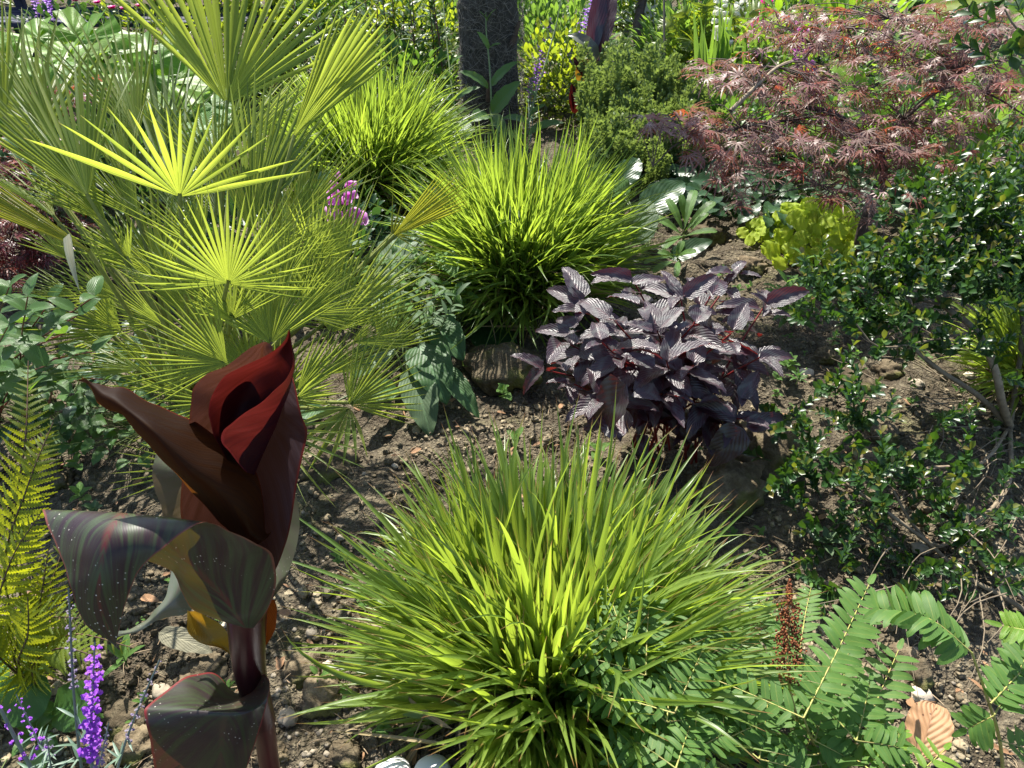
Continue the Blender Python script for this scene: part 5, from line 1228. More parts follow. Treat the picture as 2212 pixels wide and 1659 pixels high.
# ------------------------------------------------------------------ flowers
def bell(L=1., r=.35, lip=1.25):
    V, A, F = [], [], []; m = 8
    for k, (t, rr) in enumerate([(0, .25), (.15, .6), (.45, 1.), (.8, 1.05), (1., lip)]):
        for i in range(m):
            a = 6.283 * i / m; q = rr * (1 + (.12 * math.sin(a * 2.5) if k == 4 else 0)); V.append((math.cos(a) * q * r, t * L, math.sin(a) * q * r * .85)); A.append((0, t, 0))
    for k in range(4):
        for i in range(m):
            j = (i + 1) % m; F.append((k * m + i, k * m + j, (k + 1) * m + j, (k + 1) * m + i))
    return [np.array(V, float), np.array(F), np.array(A, float)]
BL = bell(); 
PET = join([xf(leaf(1, .8, P_OVAL, 2, 3, .2, .6), frame((0, 0, 0), sph(a, .4), (0, 0, 1), 1, 1, 1)) for a in np.arange(0, 6.2, 1.257)])
def spike_flowers(name, label, cat, base, top, f0, n, tpl, size, mat, sm, group=None, side=False, smr=.003, cone=.9, budsm=None, leaves=None, wr=.012, nm="flower", asparts=True, mid=None, bend=.0):
    t = thing(name, label, cat, base, group); base, top = np.array(base), np.array(top)
    m_ = (base + top) / 2 + np.array([bend, 0, .02]) if mid is None else mid
    part("stem", mesh("stem", tube([base, m_, top], smr, smr * .45, n=6, seg=12), sm), t)
    me = mesh(nm, tpl, mat); C = crom([base, m_, top], 60); g = []
    for k in range(n):
        f = f0 + (1 - f0) * (k / n); c = C[int(f * 60)]; a = k * 2.4 + U(-.3, .3) if not side else -1.57 + U(-1.1, 1.1)
        s = size * (1 - .65 * ((f - f0) / (1 - f0)) ** 1.5) * U(.85, 1.1)
        d = sph(a, -.35 if side else U(-.2, .5)); p = c + np.array([math.cos(a), math.sin(a), 0]) * wr * U(.3, 1)
        M = frame(p, d, (0, 0, 1), s, s, s)
        if asparts: part(nm, me, t, M)
        else: g.append(xf(tpl, M, random.random()))
    if g: part(nm + "s", mesh(nm + "s", join(g), mat), t, stuff=True)
    if leaves:
        lt, ls, lm, ln, ff = leaves; lme = [mesh("leaf", x, lm) for x in lt]
        for k in range(ln):
            f = U(.05, ff); c = C[int(f * 60)]; s = ls * U(.7, 1.1) * (1 - .4 * f)
            part("leaf", random.choice(lme), t, frame(c, sph(k * 2.4 + U(-.4, .4), U(.0, .7)), (0, 0, 1), s, s, s))
    return t
fx0 = px(745, 560, 2.5); fx0[2] = 0.
spike_flowers("foxglove_flower", "single pink foxglove spike with speckled bells rising beside the palm", "foxglove", fx0, px(738, 375, 2.42), .70, 15, BL, .062, M_PINK, M_STG, side=False, smr=.004, wr=.014, leaves=(OV, .09, M_FOXL, 8, .6))
# toadflax, bottom left
TF = join([xf(PET, frame((0, 0, 0), (0, 1, .2), (0, 0, 1), .5, .5, .5)), xf(leaf(1, .9, P_OVAL, 2, 3, -.3, .9), frame((0, .1, 0), (0, 1, .5), (0, 0, 1), .8, .8, .8)), xf(leaf(1, 1.1, P_OVAL, 2, 3, -.3, 1.2), frame((0, .1, 0), (0, 1, -.5), (0, 0, 1), .8, .8, .8))])
NL = [leaf(1, .12, P_LANCE, 2, 5, .2, d_) for d_ in (.2, .5)]
g_ = "toadflax stems in the bottom left corner"
spike_flowers("toadflax", "dense vivid purple toadflax spike in the bottom left foreground", "toadflax", pz(205, 1800, 0), px(205, 1385, 1.12), .42, 58, TF, .016, M_PURP, M_STGR, g_, smr=.003, wr=.010, leaves=(NL, .05, M_LINL, 22, .35))
spike_flowers("toadflax", "tall faded toadflax stem left of the vivid spike", "toadflax", pz(190, 1770, 0), px(148, 1270, 1.12), .6, 40, TF, .006, M_LILA, M_STGR, g_, smr=.003, wr=.006, leaves=(NL, .05, M_LINL, 16, .5))
spike_flowers("toadflax", "toadflax stem leaning right toward the hanging canna leaf", "toadflax", pz(225, 1770, 0), px(345, 1425, 1.2), .5, 30, TF, .006, M_LILA, M_STGR, g_, smr=.003, wr=.007, leaves=(NL, .05, M_LINL, 18, .6))
spike_flowers("toadflax", "thick toadflax stem crossing the bottom left corner diagonally", "toadflax", pz(140, 1790, 0), px(-25, 1480, 1.15), .35, 16, TF, .010, M_PURP, M_STGR, g_, smr=.0045, wr=.012, leaves=(NL, .05, M_LINL, 20, .6))
spike_flowers("toadflax", "short pale-budded toadflax shoot at the bottom edge under the vivid spike", "toadflax", pz(200, 1830, 0), px(235, 1560, 1.15), .6, 34, TF, .006, M_LILA, M_STGR, g_, smr=.002, wr=.008, leaves=(NL, .045, M_LINL, 20, .6))
spike_flowers("toadflax", "slim toadflax side shoot with grey buds", "toadflax", pz(180, 1790, 0), px(35, 1500, 1.2), .6, 22, TF, .007, M_PURP, M_STGR, g_, smr=.002, wr=.007, leaves=(NL, .045, M_LINL, 24, .7))
spike_flowers("toadflax", "short leafy toadflax tuft at the bottom edge", "toadflax", pz(150, 1800, 0), px(100, 1590, 1.2), .8, 10, TF, .006, M_LILA, M_STGR, g_, smr=.002, wr=.006, leaves=(NL, .05, M_LINL, 40, .9))

# ================================================================== HAIRY PALM TRUNK and plants round it
tb = px(1060, 300, 4.5); tb[2] = 0
M_FIB = solidmat("trunk_fibre", (.045, .04, .034), (.10, .09, .078), rough=.95, scale=35, bump=1., bd=.03, stretch=(1, 1, .5))
T_ = tb + np.array([.03, .05, 3.2]); htr = thing("hairy_palm_trunk", "thick fibrous grey palm trunk standing behind the middle grass clump", "palm trunk", tb)
M_HAIR = solidmat("fibre_hair", (.24, .22, .19), (.12, .11, .09), rough=.9, scale=30)
tt = tube([tb - (0, 0, .1), tb + (.0, .02, .8), tb + (.02, .02, 1.8), T_], .165, .15, n=28, seg=60)
for i, p in enumerate(tt[0]):
    c = np.array([tb[0], tb[1], p[2]]); k = 1 + .09 * noise.noise(Vector(p * 6.)) + .05 * noise.noise(Vector(p * 22.)); tt[0][i] = c + (p - c) * np.array([k, k, 1])
part("trunk", mesh("trunk", tt, M_FIB), htr)
bits = []
for i in range(2600):
    z = U(.0, 1.9); a = U(-3.3, .2); r = .167 * U(.97, 1.06)
    c = tb + np.array([.01 + math.cos(a) * r, .01 + math.sin(a) * r, z]); da = U(-.6, .6); dz = U(-.09, .05)
    e = tb + np.array([.01 + math.cos(a + da) * r * 1.05, .01 + math.sin(a + da) * r * 1.05, z + dz])
    m_ = tb + np.array([.01 + math.cos(a + da / 2) * (r * 1.1), .01 + math.sin(a + da / 2) * (r * 1.1), z + dz / 2 + U(-.02, .03)])
    bits.append(xf(tube([c, m_, e], U(.0008, .0018), .0006, n=3, seg=4), np.eye(4), random.random()))
part("fibres", mesh("fibres", join(bits), M_HAIR), htr, stuff=True)
for i in range(6):
    z = .25 + i * .28; a = -1.5 + U(-.9, .9); c = tb + np.array([math.cos(a) * .16, math.sin(a) * .16, z])
    part("leaf_stub", mesh("leaf_stub", tube([c, c + np.array([math.cos(a) * .05, math.sin(a) * .05, .12])], .02, .008, n=6, seg=4), M_BARKD), htr)
def leafpair_plant(name, label, cat, base, pts, lv, mat, sm=M_STG, r=.006, group=None):
    t = thing(name, label, cat, base, group); part("stem", mesh("stem", tube(pts, r, r * .5, n=7, seg=16), sm), t)
    for (u0, v0, u1, v1, d, w_, ar) in lv:
        bigleaf(t, px(u0, v0, d), px(u1, v1, d - .08), w_ / FPX * d, mat, arch=ar, fold=.25, wave=.03, serr=.02)
    return t
b0 = px(1060, 300, 3.9); b0[2] = 0
leafpair_plant("tall_leafy_plant", "tall single-stemmed plant with paired leaves in front of the hairy trunk", "perennial", b0, [b0, px(1062, 250, 3.9), px(1058, 150, 3.92), px(1050, 60, 3.95), px(1050, -40, 3.95)],
    [(1062, 185, 1120, 132, 3.9, 26, .7), (1055, 190, 990, 155, 3.9, 26, .8), (1064, 245, 1125, 175, 3.88, 44, .4), (1060, 245, 1095, 300, 3.85, 30, .6), (1056, 250, 1015, 265, 3.85, 40, .9), (1056, 105, 1030, 68, 3.9, 22, .3), (1056, 105, 1082, 95, 3.9, 14, .5), (1052, 45, 1035, 25, 3.9, 14, .4), (1054, 40, 1072, 20, 3.9, 12, .4)], M_HYD)
b0 = px(985, 310, 3.9); b0[2] = 0
leafpair_plant("tall_leafy_plant", "second paired-leaf plant left of the hairy trunk", "perennial", b0, [b0, px(985, 260, 3.9), px(975, 180, 3.9), px(965, 90, 3.95), px(955, -20, 4.)],
    [(985, 215, 1038, 188, 3.9, 20, .6), (983, 240, 945, 280, 3.85, 34, .6), (982, 225, 950, 205, 3.9, 26, .6), (985, 250, 1010, 235, 3.85, 18, .5), (980, 180, 955, 150, 3.9, 16, .5), (975, 140, 1000, 120, 3.9, 12, .5), (985, 265, 1020, 300, 3.8, 40, .8)], M_HYD)
b0 = px(1130, 330, 4.0); b0[2] = 0
leafpair_plant("tall_leafy_plant", "plant with long drooping leaves right of the hairy trunk", "perennial", b0, [b0, px(1140, 270, 3.95), px(1165, 180, 4.), px(1200, 60, 4.05), px(1215, -20, 4.05)],
    [(1140, 290, 1220, 265, 3.9, 26, .9), (1140, 265, 1085, 255, 3.9, 24, .7), (1145, 250, 1180, 225, 3.95, 18, .5), (1135, 300, 1090, 290, 3.9, 26, .8), (1160, 210, 1130, 190, 3.95, 14, .5)], M_HYD)

# ================================================================== BACKGROUND PLANTING
def stems_plant(name, label, cat, base, tops, lt, size, mat, sm, per, group=None, r=.003, el=(.0, .7), joined=True, start=.15, spread=.08, fl=None):
    t = thing(name, label, cat, base, group); base = np.array(base); L_ = []; fls = []
    for T_ in tops:
        B_ = base + np.array([U(-spread, spread), U(-spread, spread), 0]); m_ = (B_ + T_) / 2 + np.array([U(-.03, .03), 0, .02])
        part("stem", mesh("stem", tube([B_, m_, T_], r, r * .5, n=5, seg=9), sm), t); C = crom([B_, m_, T_], per)
        for k in range(int(per * start), per + 1):
            f = k / per; s = size * (1 - .45 * f) * U(.7, 1.15)
            L_.append(xf(random.choice(lt), frame(C[k], sph(k * 2.4 + U(-.5, .5), U(*el) + .4 * f), (0, 0, 1), s, s, s), random.random()))
        if fl:
            for k in range(fl[2]):
                c = T_ - np.array([0, 0, fl[3]]) * (k / fl[2]); a = k * 2.4
                fls.append(xf(fl[0], frame(c + np.array([math.cos(a), math.sin(a), 0]) * fl[4], sph(a, .2), (0, 0, 1), fl[1], fl[1], fl[1]), random.random()))
    part("leaves", mesh("leaves", join(L_), mat), t, stuff=True)
    if fl and fls: part("flowers", mesh("flowers", join(fls), fl[5]), t, stuff=True)
    return t
SN = [leaf(1, .28, P_LANCE, 2, 4, .2, d_) for d_ in (.3, .8)]
SO = [leaf(1, .5, P_OVATE, 2, 4, .2, d_) for d_ in (.3, .8)]
def tops_at(l): return [px(*q) for q in l]
def base_at(u, v, d): p = px(u, v, d); return np.array([p[0], p[1], 0.])
k_ = "red-stalked leafy stems behind the palm"
for i, (u, v, d, lab) in enumerate([(640, -10, 4.5, "dark leafy stem just right of the top palm frond"), (745, -40, 4.6, "reddish leafy stem nearest the top of the slanting frond"), (800, -60, 4.5, "red-stalked stem above the left grass clump"),
                       (870, -60, 4.6, "tall red-stalked stem midway between palm and hairy trunk"), (910, -60, 4.4, "red-stalked stem two to the left of the hairy trunk"), (950, -50, 4.5, "leafy stem nearest the left side of the hairy trunk"), (700, 20, 4.3, "broad-leaved dark stem beside the slanting frond"),
                       (840, 20, 4.9, "shorter stem behind the red-stalked stems")]):
    b0 = base_at(u + U(-10, 20), v + 180, d)
    stems_plant("willowherb", lab, "perennial", b0, [px(u + U(-30, 30), v + U(-20, 30), d + U(-.1, .1)) for _ in range(3)], SN, .14, M_MID if i % 2 else M_DARK, M_STR, 30, k_, r=.005, el=(-.2, .5), spread=.12)
g2 = "purple toadflax spikes at the top of the bed"
for (u, v, d, lab) in [(1290, 60, 4.6, "purple toadflax spike left of the dark rear canna"), (1268, 20, 4.7, "toadflax with a pink flower at the top edge"), (1318, 150, 4.2, "purple toadflax spike in front of the rear canna stem"), (1240, 80, 4.8, "slim toadflax left of the rear canna leaves"), (1180, 60, 4.9, "toadflax right of the hairy trunk with fading blooms"), (1160, 140, 4.5, "thin grey toadflax hugging the hairy trunk")]:
    stems_plant("toadflax", lab, "toadflax", base_at(u, v + 200, d), [px(u, v, d), px(u - 14, v + 30, d), px(u + 12, v - 30, d)], NL, .07, M_LINL, M_STGR, 26, g2, r=.003, fl=(PET, .016, 26, .16, .012, M_PURP))
stems_plant("toadflax", "purple toadflax spikes at the top left edge", "toadflax", base_at(85, 150, 4.9), tops_at([(70, -12, 4.9), (92, -8, 4.9), (100, 0, 4.8)]), NL, .07, M_LINL, M_STGR, 20, g2, fl=(PET, .02, 26, .14, .014, M_PURP))
stems_plant("rose_campion", "grey-stemmed campion with small magenta flowers at the top left", "campion", base_at(230, 160, 4.6), tops_at([(163, 0, 4.6), (242, 16, 4.5), (268, 18, 4.5), (300, 12, 4.6), (330, 0, 4.7), (210, 5, 4.6), (280, -20, 4.6)]), NL, .05, M_GREY, M_CANP if False else M_STGR, 8, None, r=.003, fl=(PET, .026, 5, .01, .003, M_MAG))
# dark canna at rear
cb = base_at(1300, 330, 4.5)
rc = thing("canna", "second dark canna far back, left of the yellow ferns", "canna plant", cb, None)
part("stem", mesh("stem", tube([cb, px(1330, 230, 4.5), px(1290, 150, 4.5), px(1305, 40, 4.5), px(1310, -40, 4.5)], .02, .014, n=8), M_CANS), rc)
for (u0, v0, u1, v1, w_, ar, mt, rl) in [(1285, 120, 1330, -40, 60, .2, M_PERS, .2), (1275, 130, 1300, -60, 45, .3, M_PERS, -.4), (1290, 130, 1225, 75, 34, 1.6, M_CANP, .1), (1280, 170, 1238, 125, 40, .9, M_CANR, .3), (1262, 180, 1255, 125, 34, .3, M_CANY, .3), (1243, 245, 1235, 180, 24, .3, M_CANR, 0)]:
    bigleaf(rc, px(u0, v0, 4.4), px(u1, v1, 4.35), w_ / FPX * 4.4, mt, arch=ar, fold=.3, roll=rl)
# feathery green bush
plm = []
for s in range(4):
    g = []
    for k in range(26):
        f = k / 26; y = .15 + .85 * f; l = .24 * (1 - f * .75)
        for sd in (-1, 1):
            g.append(xf(SN[0], frame((0, y, 0), (sd, .5, .25), (0, 0, 1), l * .35, l * .55, l), random.random()))
            for q in range(4):
                g.append(xf(SO[q % 2], frame((sd * l * (.25 + .2 * q), y + l * .12 * q, .02 * q), (sd * U(-.5, 1), U(-.2, 1), U(-.5, .6)), (0, 0, 1), .075, .075, .075), random.random()))
    g.append(tube([(0, 0, 0), (0.01, .5, 0), (0, 1, 0)], .006, .002, n=4, seg=4))
    plm.append(join(g))
plme = [mesh("plume", x, M_TINY) for x in plm]
fbz = base_at(1390, 400, 4.0)
fb_ = thing("feathery_bush", "dense feathery light green bush between the rear canna and the maple", "shrub", fbz)
rr_ = []
for i in range(300):
    u, v = U(1245, 1560), U(75, 440); 
    if u > 1440 and v < 130: continue
    d = 4.1 + U(-.25, .35) - (v - 240) / 900.; p = px(u, v, d); p[2] -= .2
    B_ = np.array([p[0] * .7 + fbz[0] * .3, p[1] * .7 + fbz[1] * .3, max(0, p[2] - .1)])
    dd = np.array([U(-.5, .5), U(-.5, .3), 1.]); s = U(.24, .38)
    part("plume", random.choice(plme), fb_, frame(B_, dd, (U(-1, 1), -1, .2), s, s, s, roll=U(-.7, .7)))
# ferns yellow, rear
yf = base_at(1520, 150, 5.2)
yfern = thing("golden_fern", "sunlit yellow fern at the top right behind the feathery bush", "fern", yf, None)
for (u, v) in [(1420, 60), (1460, 30), (1520, 15), (1590, 40), (1640, 70), (1400, 120), (1560, 100), (1480, 110), (1610, 120), (1660, 20)]:
    T_ = px(u, v, 5.0 + U(-.2, .2)); fern_frond(yfern, [yf, (yf * .35 + T_ * .65) + np.array([0, 0, .14]), T_], .13, 22, M_YEL, CP[:2], None, (0, -.5, 1), None, r=.004, joined=True, rmat=M_STG)
# foxgloves rear
g3 = "foxglove spikes at the top right"
for (u, v, d, m_, lab) in [(1555, -30, 5.0, M_WHITE, "white foxglove spike over the yellow fern, left one of the pair"), (1600, -40, 5.1, M_WHITE, "white foxglove spike right of the other white one"), (1655, -30, 5.0, M_MAG, "magenta foxglove right of the white pair"), (1632, 45, 4.6, M_PINK, "purple-pink foxglove low beside the maple's left branches"),
                     (1730, 40, 4.4, M_PINK, "purple foxglove showing through the top of the maple"), (1645, 70, 4.7, M_WHITE, "short white foxglove behind the maple's left branches")]:
    T_ = px(u, v, d); B_ = base_at(u, v + 300, d)
    spike_flowers("foxglove", lab, "foxglove", B_, T_, .55 if v > 0 else .5, 24, BL, .06, m_, M_STG, g3, smr=.005, wr=.02, leaves=(OV, .2, M_MID, 7, .5))
# big-leaved lime plant, top left
BGL = [lobed(5, .05, .3, s, ring=5, depth=.18) for s in range(3)]
leaf_mound("big_leaved_plant", "mound of very large pale lime leaves at the top left", "big-leaved plant", base_at(150, 330, 4.3), .75, .62, 84, BGL, .36, M_LIME, dome=.5, face=(0, -.5, 1))
leaf_mound("big_leaved_plant", "large shaded green leaves below the lime mound", "big-leaved plant", base_at(330, 330, 3.9), .5, .42, 40, BGL, .26, M_LIGHT, dome=.6, face=(0, -.4, 1))
# tobacco-like leaves behind maple
tbp = base_at(2030, 430, 3.9); tb_ = thing("tobacco_plant", "big smooth pale green leaves rising behind the maple", "big-leaved plant", tbp, None)
for (u0, v0, u1, v1, w_) in [(2050, 300, 2130, 150, 70), (2090, 330, 2180, 220, 80), (2000, 260, 1890, 160, 66), (1930, 320, 1830, 240, 70), (2040, 120, 2000, 20, 80), (2120, 280, 2230, 160, 90), (2060, 380, 2120, 260, 66), (1980, 350, 1900, 290, 60), (2110, 100, 2060, 45, 50), (1860, 200, 1790, 130, 60), (2150, 420, 2220, 340, 60), (1760, 260, 1700, 200, 50), (1800, 330, 1745, 270, 50), (2180, 60, 2240, 0, 60)]:
    bigleaf(tb_, px(u0, v0, 3.75), px(u1, v1, 3.8), w_ / FPX * 3.9, M_LIME if random.random() < .45 else M_LIGHT, arch=.6, fold=.2, wave=.04)
    part("leaf_stalk", mesh("leaf_stalk", tube([tbp + np.array([U(-.1, .1), 0, 0]), px((u0 + 2030) / 2, (v0 + 430) / 2, 3.8), px(u0, v0, 3.75)], .007, .005, n=5, seg=6), M_STG), tb_)
bigleaf(tb_, px(1985, 30, 3.9), px(2160, -5, 3.8), .12, M_YEL, arch=.5, label="yellow leaf lying across the top edge")
# background shrubs
def bush(label, u, v, d, rx, ry, rz, n, tpls, size, mat, name="shrub", cat="shrub", group="shrubs at the back of the bed", smat=M_STG, nst=14):
    c = px(u, v, d); base = (c[0], c[1], 0); t = thing(name, label, cat, base, group); g = []; st = []
    rz = min(rz, c[2] + .02) if False else rz
    for i in range(n):
        q = rng.normal(size=3); q /= np.linalg.norm(q); r = U(.35, 1.) ** .5 * (1 + .25 * noise.noise(Vector(q * 2.3 + u)))
        p = c + q * r * np.array([rx, ry, rz])
        if p[2] < 0.01: continue
        d_ = q + np.array([U(-.6, .6), U(-.6, .6), U(-.2, .9)]); s = size * U(.6, 1.2)
        g.append(xf(random.choice(tpls), frame(p, d_, (0, 0, 1), s, s, s, roll=U(-.5, .5)), random.random()))
    for i in range(nst):
        q = rng.normal(size=3); q /= np.linalg.norm(q); e = c + q * np.array([rx, ry, rz]) * .8; e[2] = max(e[2], .1)
        st.append(tube([np.array(base), (np.array(base) + e) / 2 + np.array([0, 0, .05]), e], .006, .002, n=4, seg=5))
    part("foliage", mesh("foliage", join(g), mat), t, stuff=True); part("stems", mesh("stems", join(st), smat), t, stuff=True)
bush("yellow-green small-leaved shrub behind the topmost palm frond", 430, 80, 5.0, .75, .4, .45, 2600, SO, .055, M_YEL)
bush("yellow-green shrub tucked behind the slanting palm frond", 620, 90, 5.3, .55, .4, .45, 1300, SO, .06, M_YEL)
bush("dark shrub behind the willowherb stems", 820, 100, 5.6, .9, .4, .6, 2400, SO, .08, M_MID)
bush("pale weedy thicket right of the hairy trunk", 1190, 140, 5.2, .45, .4, .5, 1500, SN, .10, M_LIGHT)
bush("yellow-leaved low shrub between trunk and feathery bush", 1220, 235, 4.8, .32, .3, .3, 1000, SO, .045, M_YEL)
bush("tall green thicket behind the rear canna", 1400, 60, 6.0, .8, .4, .6, 1900, SN, .10, M_MID)
bush("green shrub behind the foxgloves", 1640, 90, 6.0, .9, .4, .6, 2000, SO, .08, M_LIGHT)
bush("blue-green shrub above the maple at the top edge", 1740, 10, 6.4, .8, .4, .5, 1400, SN, .08, M_LINL)
bush("dark shrub at the top right corner", 2080, 60, 5.4, 1.1, .5, .8, 2200, SO, .10, M_DARK)
bush("low green shrub under the maple's left wing", 1560, 330, 4.1, .5, .35, .3, 1300, SO, .06, M_MID)
bush("shaded shrub right behind the maple trunk", 1950, 360, 3.9, .8, .4, .4, 1500, SO, .07, M_MID)
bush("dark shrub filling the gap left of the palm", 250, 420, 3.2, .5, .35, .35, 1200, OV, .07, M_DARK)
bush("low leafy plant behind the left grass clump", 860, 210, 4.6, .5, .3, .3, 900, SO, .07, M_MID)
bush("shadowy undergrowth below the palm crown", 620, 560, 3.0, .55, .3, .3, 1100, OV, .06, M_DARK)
bush("green shrub at the far right behind the glossy shrub", 2180, 320, 3.6, .5, .4, .4, 900, SO, .08, M_LIGHT)
bush("pale grassy thicket at the top centre right", 1500, 130, 5.4, .5, .3, .35, 1100, SN, .12, M_LIGHT)
bush("shrub behind the big lime leaves", 30, 0, 7.6, 1.0, .4, .5, 1500, SO, .09, M_MID)
bush("dark shrub beyond the rear foxgloves", 1900, 0, 6.6, 1.2, .4, .6, 2000, SO, .10, M_MID)
bush("dark evergreen behind the willowherb", 900, -20, 6.8, 1.3, .4, .6, 2200, SO, .10, M_DARK)
bush("sunlit lime undergrowth right of the hairy trunk", 1200, 200, 4.7, .34, .25, .4, 1300, SO, .05, M_YEL)
bush("bright small-leaved plant between the willowherb stems", 900, 130, 4.9, .55, .25, .4, 1600, SO, .05, M_YEL)
bush("green thicket at the top edge left of the hairy trunk", 930, 30, 5.6, .7, .3, .5, 1700, SN, .09, M_LIGHT)
bush("yellow-green thicket above the feathery bush", 1470, 20, 5.8, .7, .3, .45, 1600, SO, .06, M_YEL)
bush("weedy green growth behind the hairy trunk", 1060, 120, 5.4, .7, .3, .6, 1600, SN, .09, M_MID)
bush("leafy growth at the top edge above the slanting frond", 720, 40, 5.2, .4, .25, .4, 900, SN, .09, M_LIGHT)
bush("pale green leafy growth between the maple's upper branches", 1800, 130, 4.4, .6, .3, .4, 900, SO, .08, M_LIME)
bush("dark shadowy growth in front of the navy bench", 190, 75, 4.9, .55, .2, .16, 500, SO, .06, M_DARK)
# iris-like blades
ib = base_at(1590, 200, 4.7); t = thing("iris_clump", "upright sword-leaved clump left of the maple", "iris", ib, None)
ms_i = mesh("blade", leaf(1, .07, P_GRASS, 2, 6, .3, .2), M_LIGHT)
for i in range(46):
    part("blade", ms_i, t, frame(ib + np.array([U(-.22, .22), U(-.1, .1), 0]), (U(-.3, .3), U(-.3, .1), 1), (0, -1, 0), .7, U(.45, .7), .6, roll=U(-.6, .6)))
# slender grey sapling and dark stake at the top
sb = base_at(1385, 120, 5.6); t = thing("sapling", "slender grey leaning stem at the top edge, right of the rear canna", "sapling", sb)
part("trunk", mesh("trunk", tube([sb, px(1378, 50, 5.6), px(1395, -40, 5.6), px(1400, -200, 5.6)], .04, .03, n=8), M_BARKD), t)
tw = []
for i in range(30):
    p = px(U(1380, 1405), U(-220, -60), 5.6); e = p + np.array([U(-.4, .4), U(-.4, .4), U(.1, .4)]); tw.append(tube([p, e], .006, .003, n=4, seg=3))
    for q in range(12): s = U(.06, .1); tw.append(xf(random.choice(SO), frame(p + (e - p) * U(.3, 1.1), sph(U(0, 6.28), U(-.3, .5)), (0, 0, 1), s, s, s)))
part("crown", mesh("crown", join(tw), M_MID), t, stuff=True)
def barm(name, A_, B_, w_, mat): return mesh(name, tube([A_, B_], w_, w_, n=8, seg=3), mat)
M_CANE = solidmat("bamboo", (.42, .34, .2), (.3, .24, .14), rough=.6, scale=20)
p = base_at(1952, 300, 4.6); solo("bamboo_cane", barm("bamboo_cane", p, px(1955, 10, 4.6), .009, M_CANE), "thin tan bamboo cane above the right side of the maple", "cane", p)
p = base_at(1985, 300, 4.6); solo("bamboo_cane", barm("bamboo_cane", p, px(2003, 25, 4.6), .014, M_CANE), "thicker cut bamboo cane leaning right of the thin one", "cane", p)
p = base_at(1428, 300, 5.0); solo("cane", barm("cane", p, px(1434, -80, 5.0), .008, solidmat("dark_cane", (.03, .035, .02), (.05, .05, .03), rough=.6)), "dark thin cane beside the rear canna", "cane", p)
# pale things glimpsed at the top edge
def boxm(name, c, sx, sy, sz, mat, bev=.02):
    bm = bmesh.new(); bmesh.ops.create_cube(bm, size=1.)
    bmesh.ops.scale(bm, vec=(sx, sy, sz), verts=bm.verts); bmesh.ops.translate(bm, vec=c, verts=bm.verts)
    bmesh.ops.bevel(bm, geom=bm.edges[:] + bm.verts[:], offset=bev, segments=2, affect='EDGES')
    me = bpy.data.meshes.new(name); bm.to_mesh(me); bm.free(); me.materials.append(mat); return me
M_PLAN = solidmat("pale_planter", (.55, .58, .58), (.48, .5, .5), rough=.5, scale=6, bump=.05)
c = px(1368, 20, 7.0); t = thing("planter", "pale grey planter glimpsed behind the slender sapling at the top edge", "planter", (c[0], c[1], 0))
part("trough", boxm("trough", (c[0], c[1], .20), .5, .35, .40, M_PLAN), t)
part("rim", boxm("rim", (c[0], c[1], .415), .54, .39, .04, M_PLAN, .01), t)
part("soil_fill", boxm("soil_fill", (c[0], c[1], .425), .44, .29, .045, M_CLOD, .01), t)
clod(745, 50, .34, "big pale boulder at the top edge behind the willowherb", M_STONEP, .55, "boulder", "boulder", 4, .2)
# navy slatted screen
M_NAVY = solidmat("navy_fabric", (.012, .016, .045), (.018, .022, .05), rough=.7, scale=10)
c = np.array([-2.62, 5.3, 0.]); t = thing("navy_bench", "dark navy bench glimpsed behind the campion at the top left edge", "bench", c)
for k in range(5):
    part("slat", boxm("slat", (c[0], c[1] + .02 + k * .105, .45), 2.0, .095, .03, M_NAVY, .006), t)
for k in range(4):
    part("slat", boxm("slat", (c[0], c[1] + .55, .56 + k * .12), 2.0, .03, .105, M_NAVY, .006), t)
for sx in (-.9, .9):
    for sy in (.04, .5): part("leg", boxm("leg", (c[0] + sx, c[1] + sy, .215), .07, .07, .43, M_NAVY, .006), t)
    part("armrest", boxm("armrest", (c[0] + sx, c[1] + .25, .68), .07, .5, .035, M_NAVY, .006), t)
    part("back_post", boxm("back_post", (c[0] + sx, c[1] + .60, .62), .06, .06, .75, M_NAVY, .006), t)
# hedge at the end of the garden
hc = (0., 11.0, 0.); t = thing("hedge", "tall dark hedge closing off the garden beyond the beds", "hedge", hc)
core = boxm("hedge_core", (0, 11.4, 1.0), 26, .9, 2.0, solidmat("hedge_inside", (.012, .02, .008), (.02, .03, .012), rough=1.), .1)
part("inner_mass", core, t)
g = []
for i in range(9000):
    x = U(-13, 13); z = U(0, 2.15); y = 10.9 + .12 * noise.noise(Vector((x, z, 0))) - U(-.05, .15)
    if random.random() < .2: y = U(10.9, 11.9); z = 2.0 + U(0, .12)
    s = U(.05, .11); g.append(xf(random.choice(SO), frame((x, y, z), (U(-1, 1), U(-1, -.1), U(-.3, .8)), (0, 0, 1), s, s, s), random.random()))
part("foliage", mesh("foliage", join(g), M_DARK), t, stuff=True)

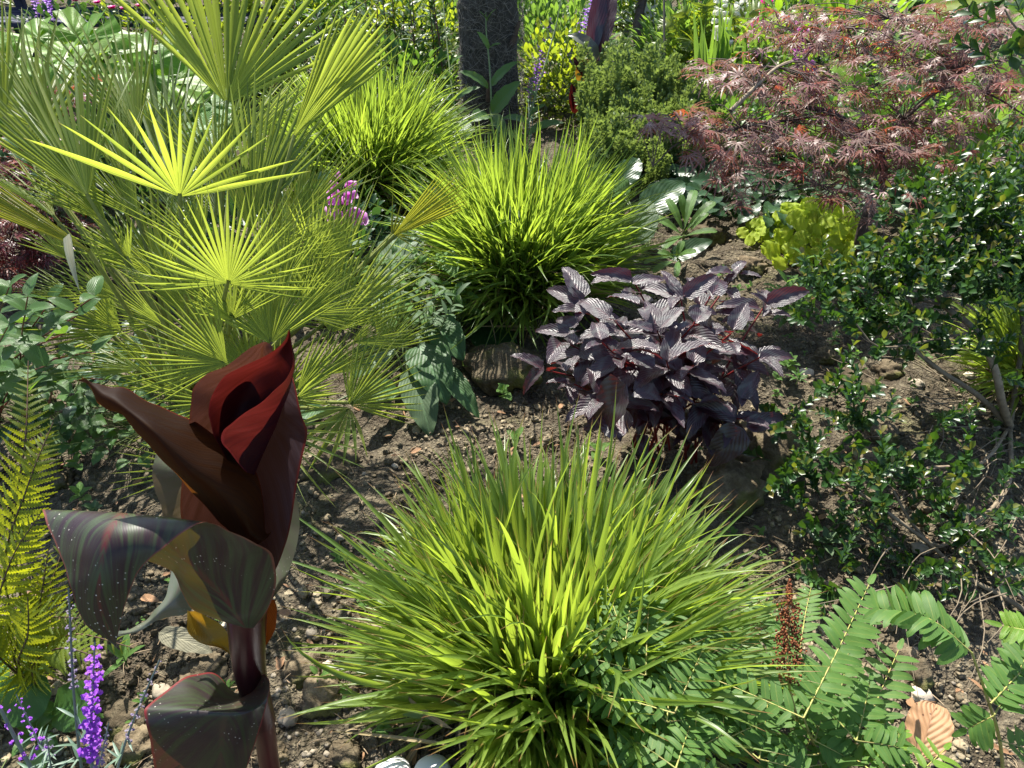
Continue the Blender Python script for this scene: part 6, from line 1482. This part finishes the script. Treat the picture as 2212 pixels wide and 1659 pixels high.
# ================================================================== SMALL THINGS ON THE SOIL
def fallen(label, A_, B_, W, mat, **k):
    t = thing("fallen_leaf", label, "fallen leaf", A_)
    o = bigleaf(t, A_, B_, W, mat, **k)
    bpy.data.objects.remove(t); o.parent = None; o.name = "fallen_leaf"; o.location = (0, 0, 0)
    me = o.data; me.transform(Matrix.Translation(Vector(A_))); me.transform(Matrix.Translation(-Vector(A_))); o.location = Vector(A_)
    o['label'] = label; o['category'] = "fallen leaf"
fallen("large tan dead leaf lying on the soil at the bottom right between the ferns", pz(1985, 1640, .03), pz(2020, 1520, .06), .085, M_DEAD, arch=.7, fold=.15, wave=.05, pf=P_OVAL)
fallen("grey withered leaf lying behind the canna stem", pz(345, 1365, .03), pz(460, 1410, .02), .05, M_DEADG, arch=.4, fold=.1, wave=.06)
fallen("yellowed leaf curled on the soil below the middle grass clump", pz(1000, 790, .02), pz(1050, 765, .03), .05, M_YEL, arch=.8, wave=.08)
fallen("small brown leaf on the soil left of the canna", pz(305, 1290, .02), pz(345, 1300, .02), .02, M_DEAD, arch=.8, wave=.05)
# white trainers of the photographer
M_SHOE = solidmat("white_shoe", (.9, .9, .9), (.88, .88, .88), rough=.45, scale=40, bump=.05)
def shoe(u, label):
    p = px(u, 1641, (1.5 - .062) / (sP + (1641 - CY) / FPX * cP)); x0, y0 = p[0], p[1] + .030
    t = thing("trainer", label, "shoe", (x0, y0, gh(x0, y0)), "pair of white trainers at the bottom edge")
    V, A, F = [], [], []; ns, m = 22, 16
    for k in range(ns + 1):
        f = k / ns; y = y0 - f * .27
        wv = .040 * (math.sin(min(1, f * 4.2 + .02) * 1.5708)) ** .6 * (1 - .18 * math.sin(min(max((f - .3) / .5, 0), 1) * math.pi)) * (1 if f < .92 else (1 - (f - .92) * 4.5))
        hh = .062 * (math.sin(min(1, f * 6 + .04) * 1.5708)) ** .7 + (.045 * min(max((f - .3) / .35, 0), 1)); hh *= (1 if f < .95 else 1 - (f - .95) * 3)
        for i in range(m):
            a = 6.2832 * i / m; cx_, sz = math.cos(a), math.sin(a)
            V.append((x0 + wv * np.sign(cx_) * abs(cx_) ** .8, y, gh(x0, y0) + .012 + hh * .5 + hh * .5 * np.sign(sz) * abs(sz) ** .75)); A.append((0, f, 0))
    for k in range(ns):
        for i in range(m):
            j = (i + 1) % m; F.append((k * m + i, k * m + j, (k + 1) * m + j, (k + 1) * m + i))
    F.append((0, 1, 2, 2))
    for i in range(1, m - 1): F.append((0, i, i + 1, i + 1)); F.append((ns * m, ns * m + i, ns * m + i + 1, ns * m + i + 1))
    part("upper", mesh("upper", [np.array(V), np.array(F), np.array(A)], M_SHOE), t)
    V2 = np.array(V).copy(); z0 = gh(x0, y0); c = np.array([x0, y0 - .135, 0])
    V2[:, 0] = c[0] + (V2[:, 0] - c[0]) * 1.06; V2[:, 1] = c[1] + (V2[:, 1] - c[1]) * 1.015; V2[:, 2] = z0 + np.clip(V2[:, 2] - z0, 0, .022)
    part("sole", mesh("sole", [V2, np.array(F), np.array(A)], M_SHOE), t)
    for k in range(5):
        f = .34 + k * .05; y = y0 - f * .27; zt = z0 + .012 + .062 + .045 * min(max((f - .3) / .35, 0), 1)
        part("lace", mesh("lace", tube([(x0 - .022, y, zt - .012), (x0, y - .004, zt + .004), (x0 + .022, y, zt - .012)], .0025, n=6, seg=6), M_SHOE), t)
shoe(848, "left white trainer, its toe showing at the bottom edge under the grass")
shoe(935, "right white trainer, its toe showing at the bottom edge under the grass")
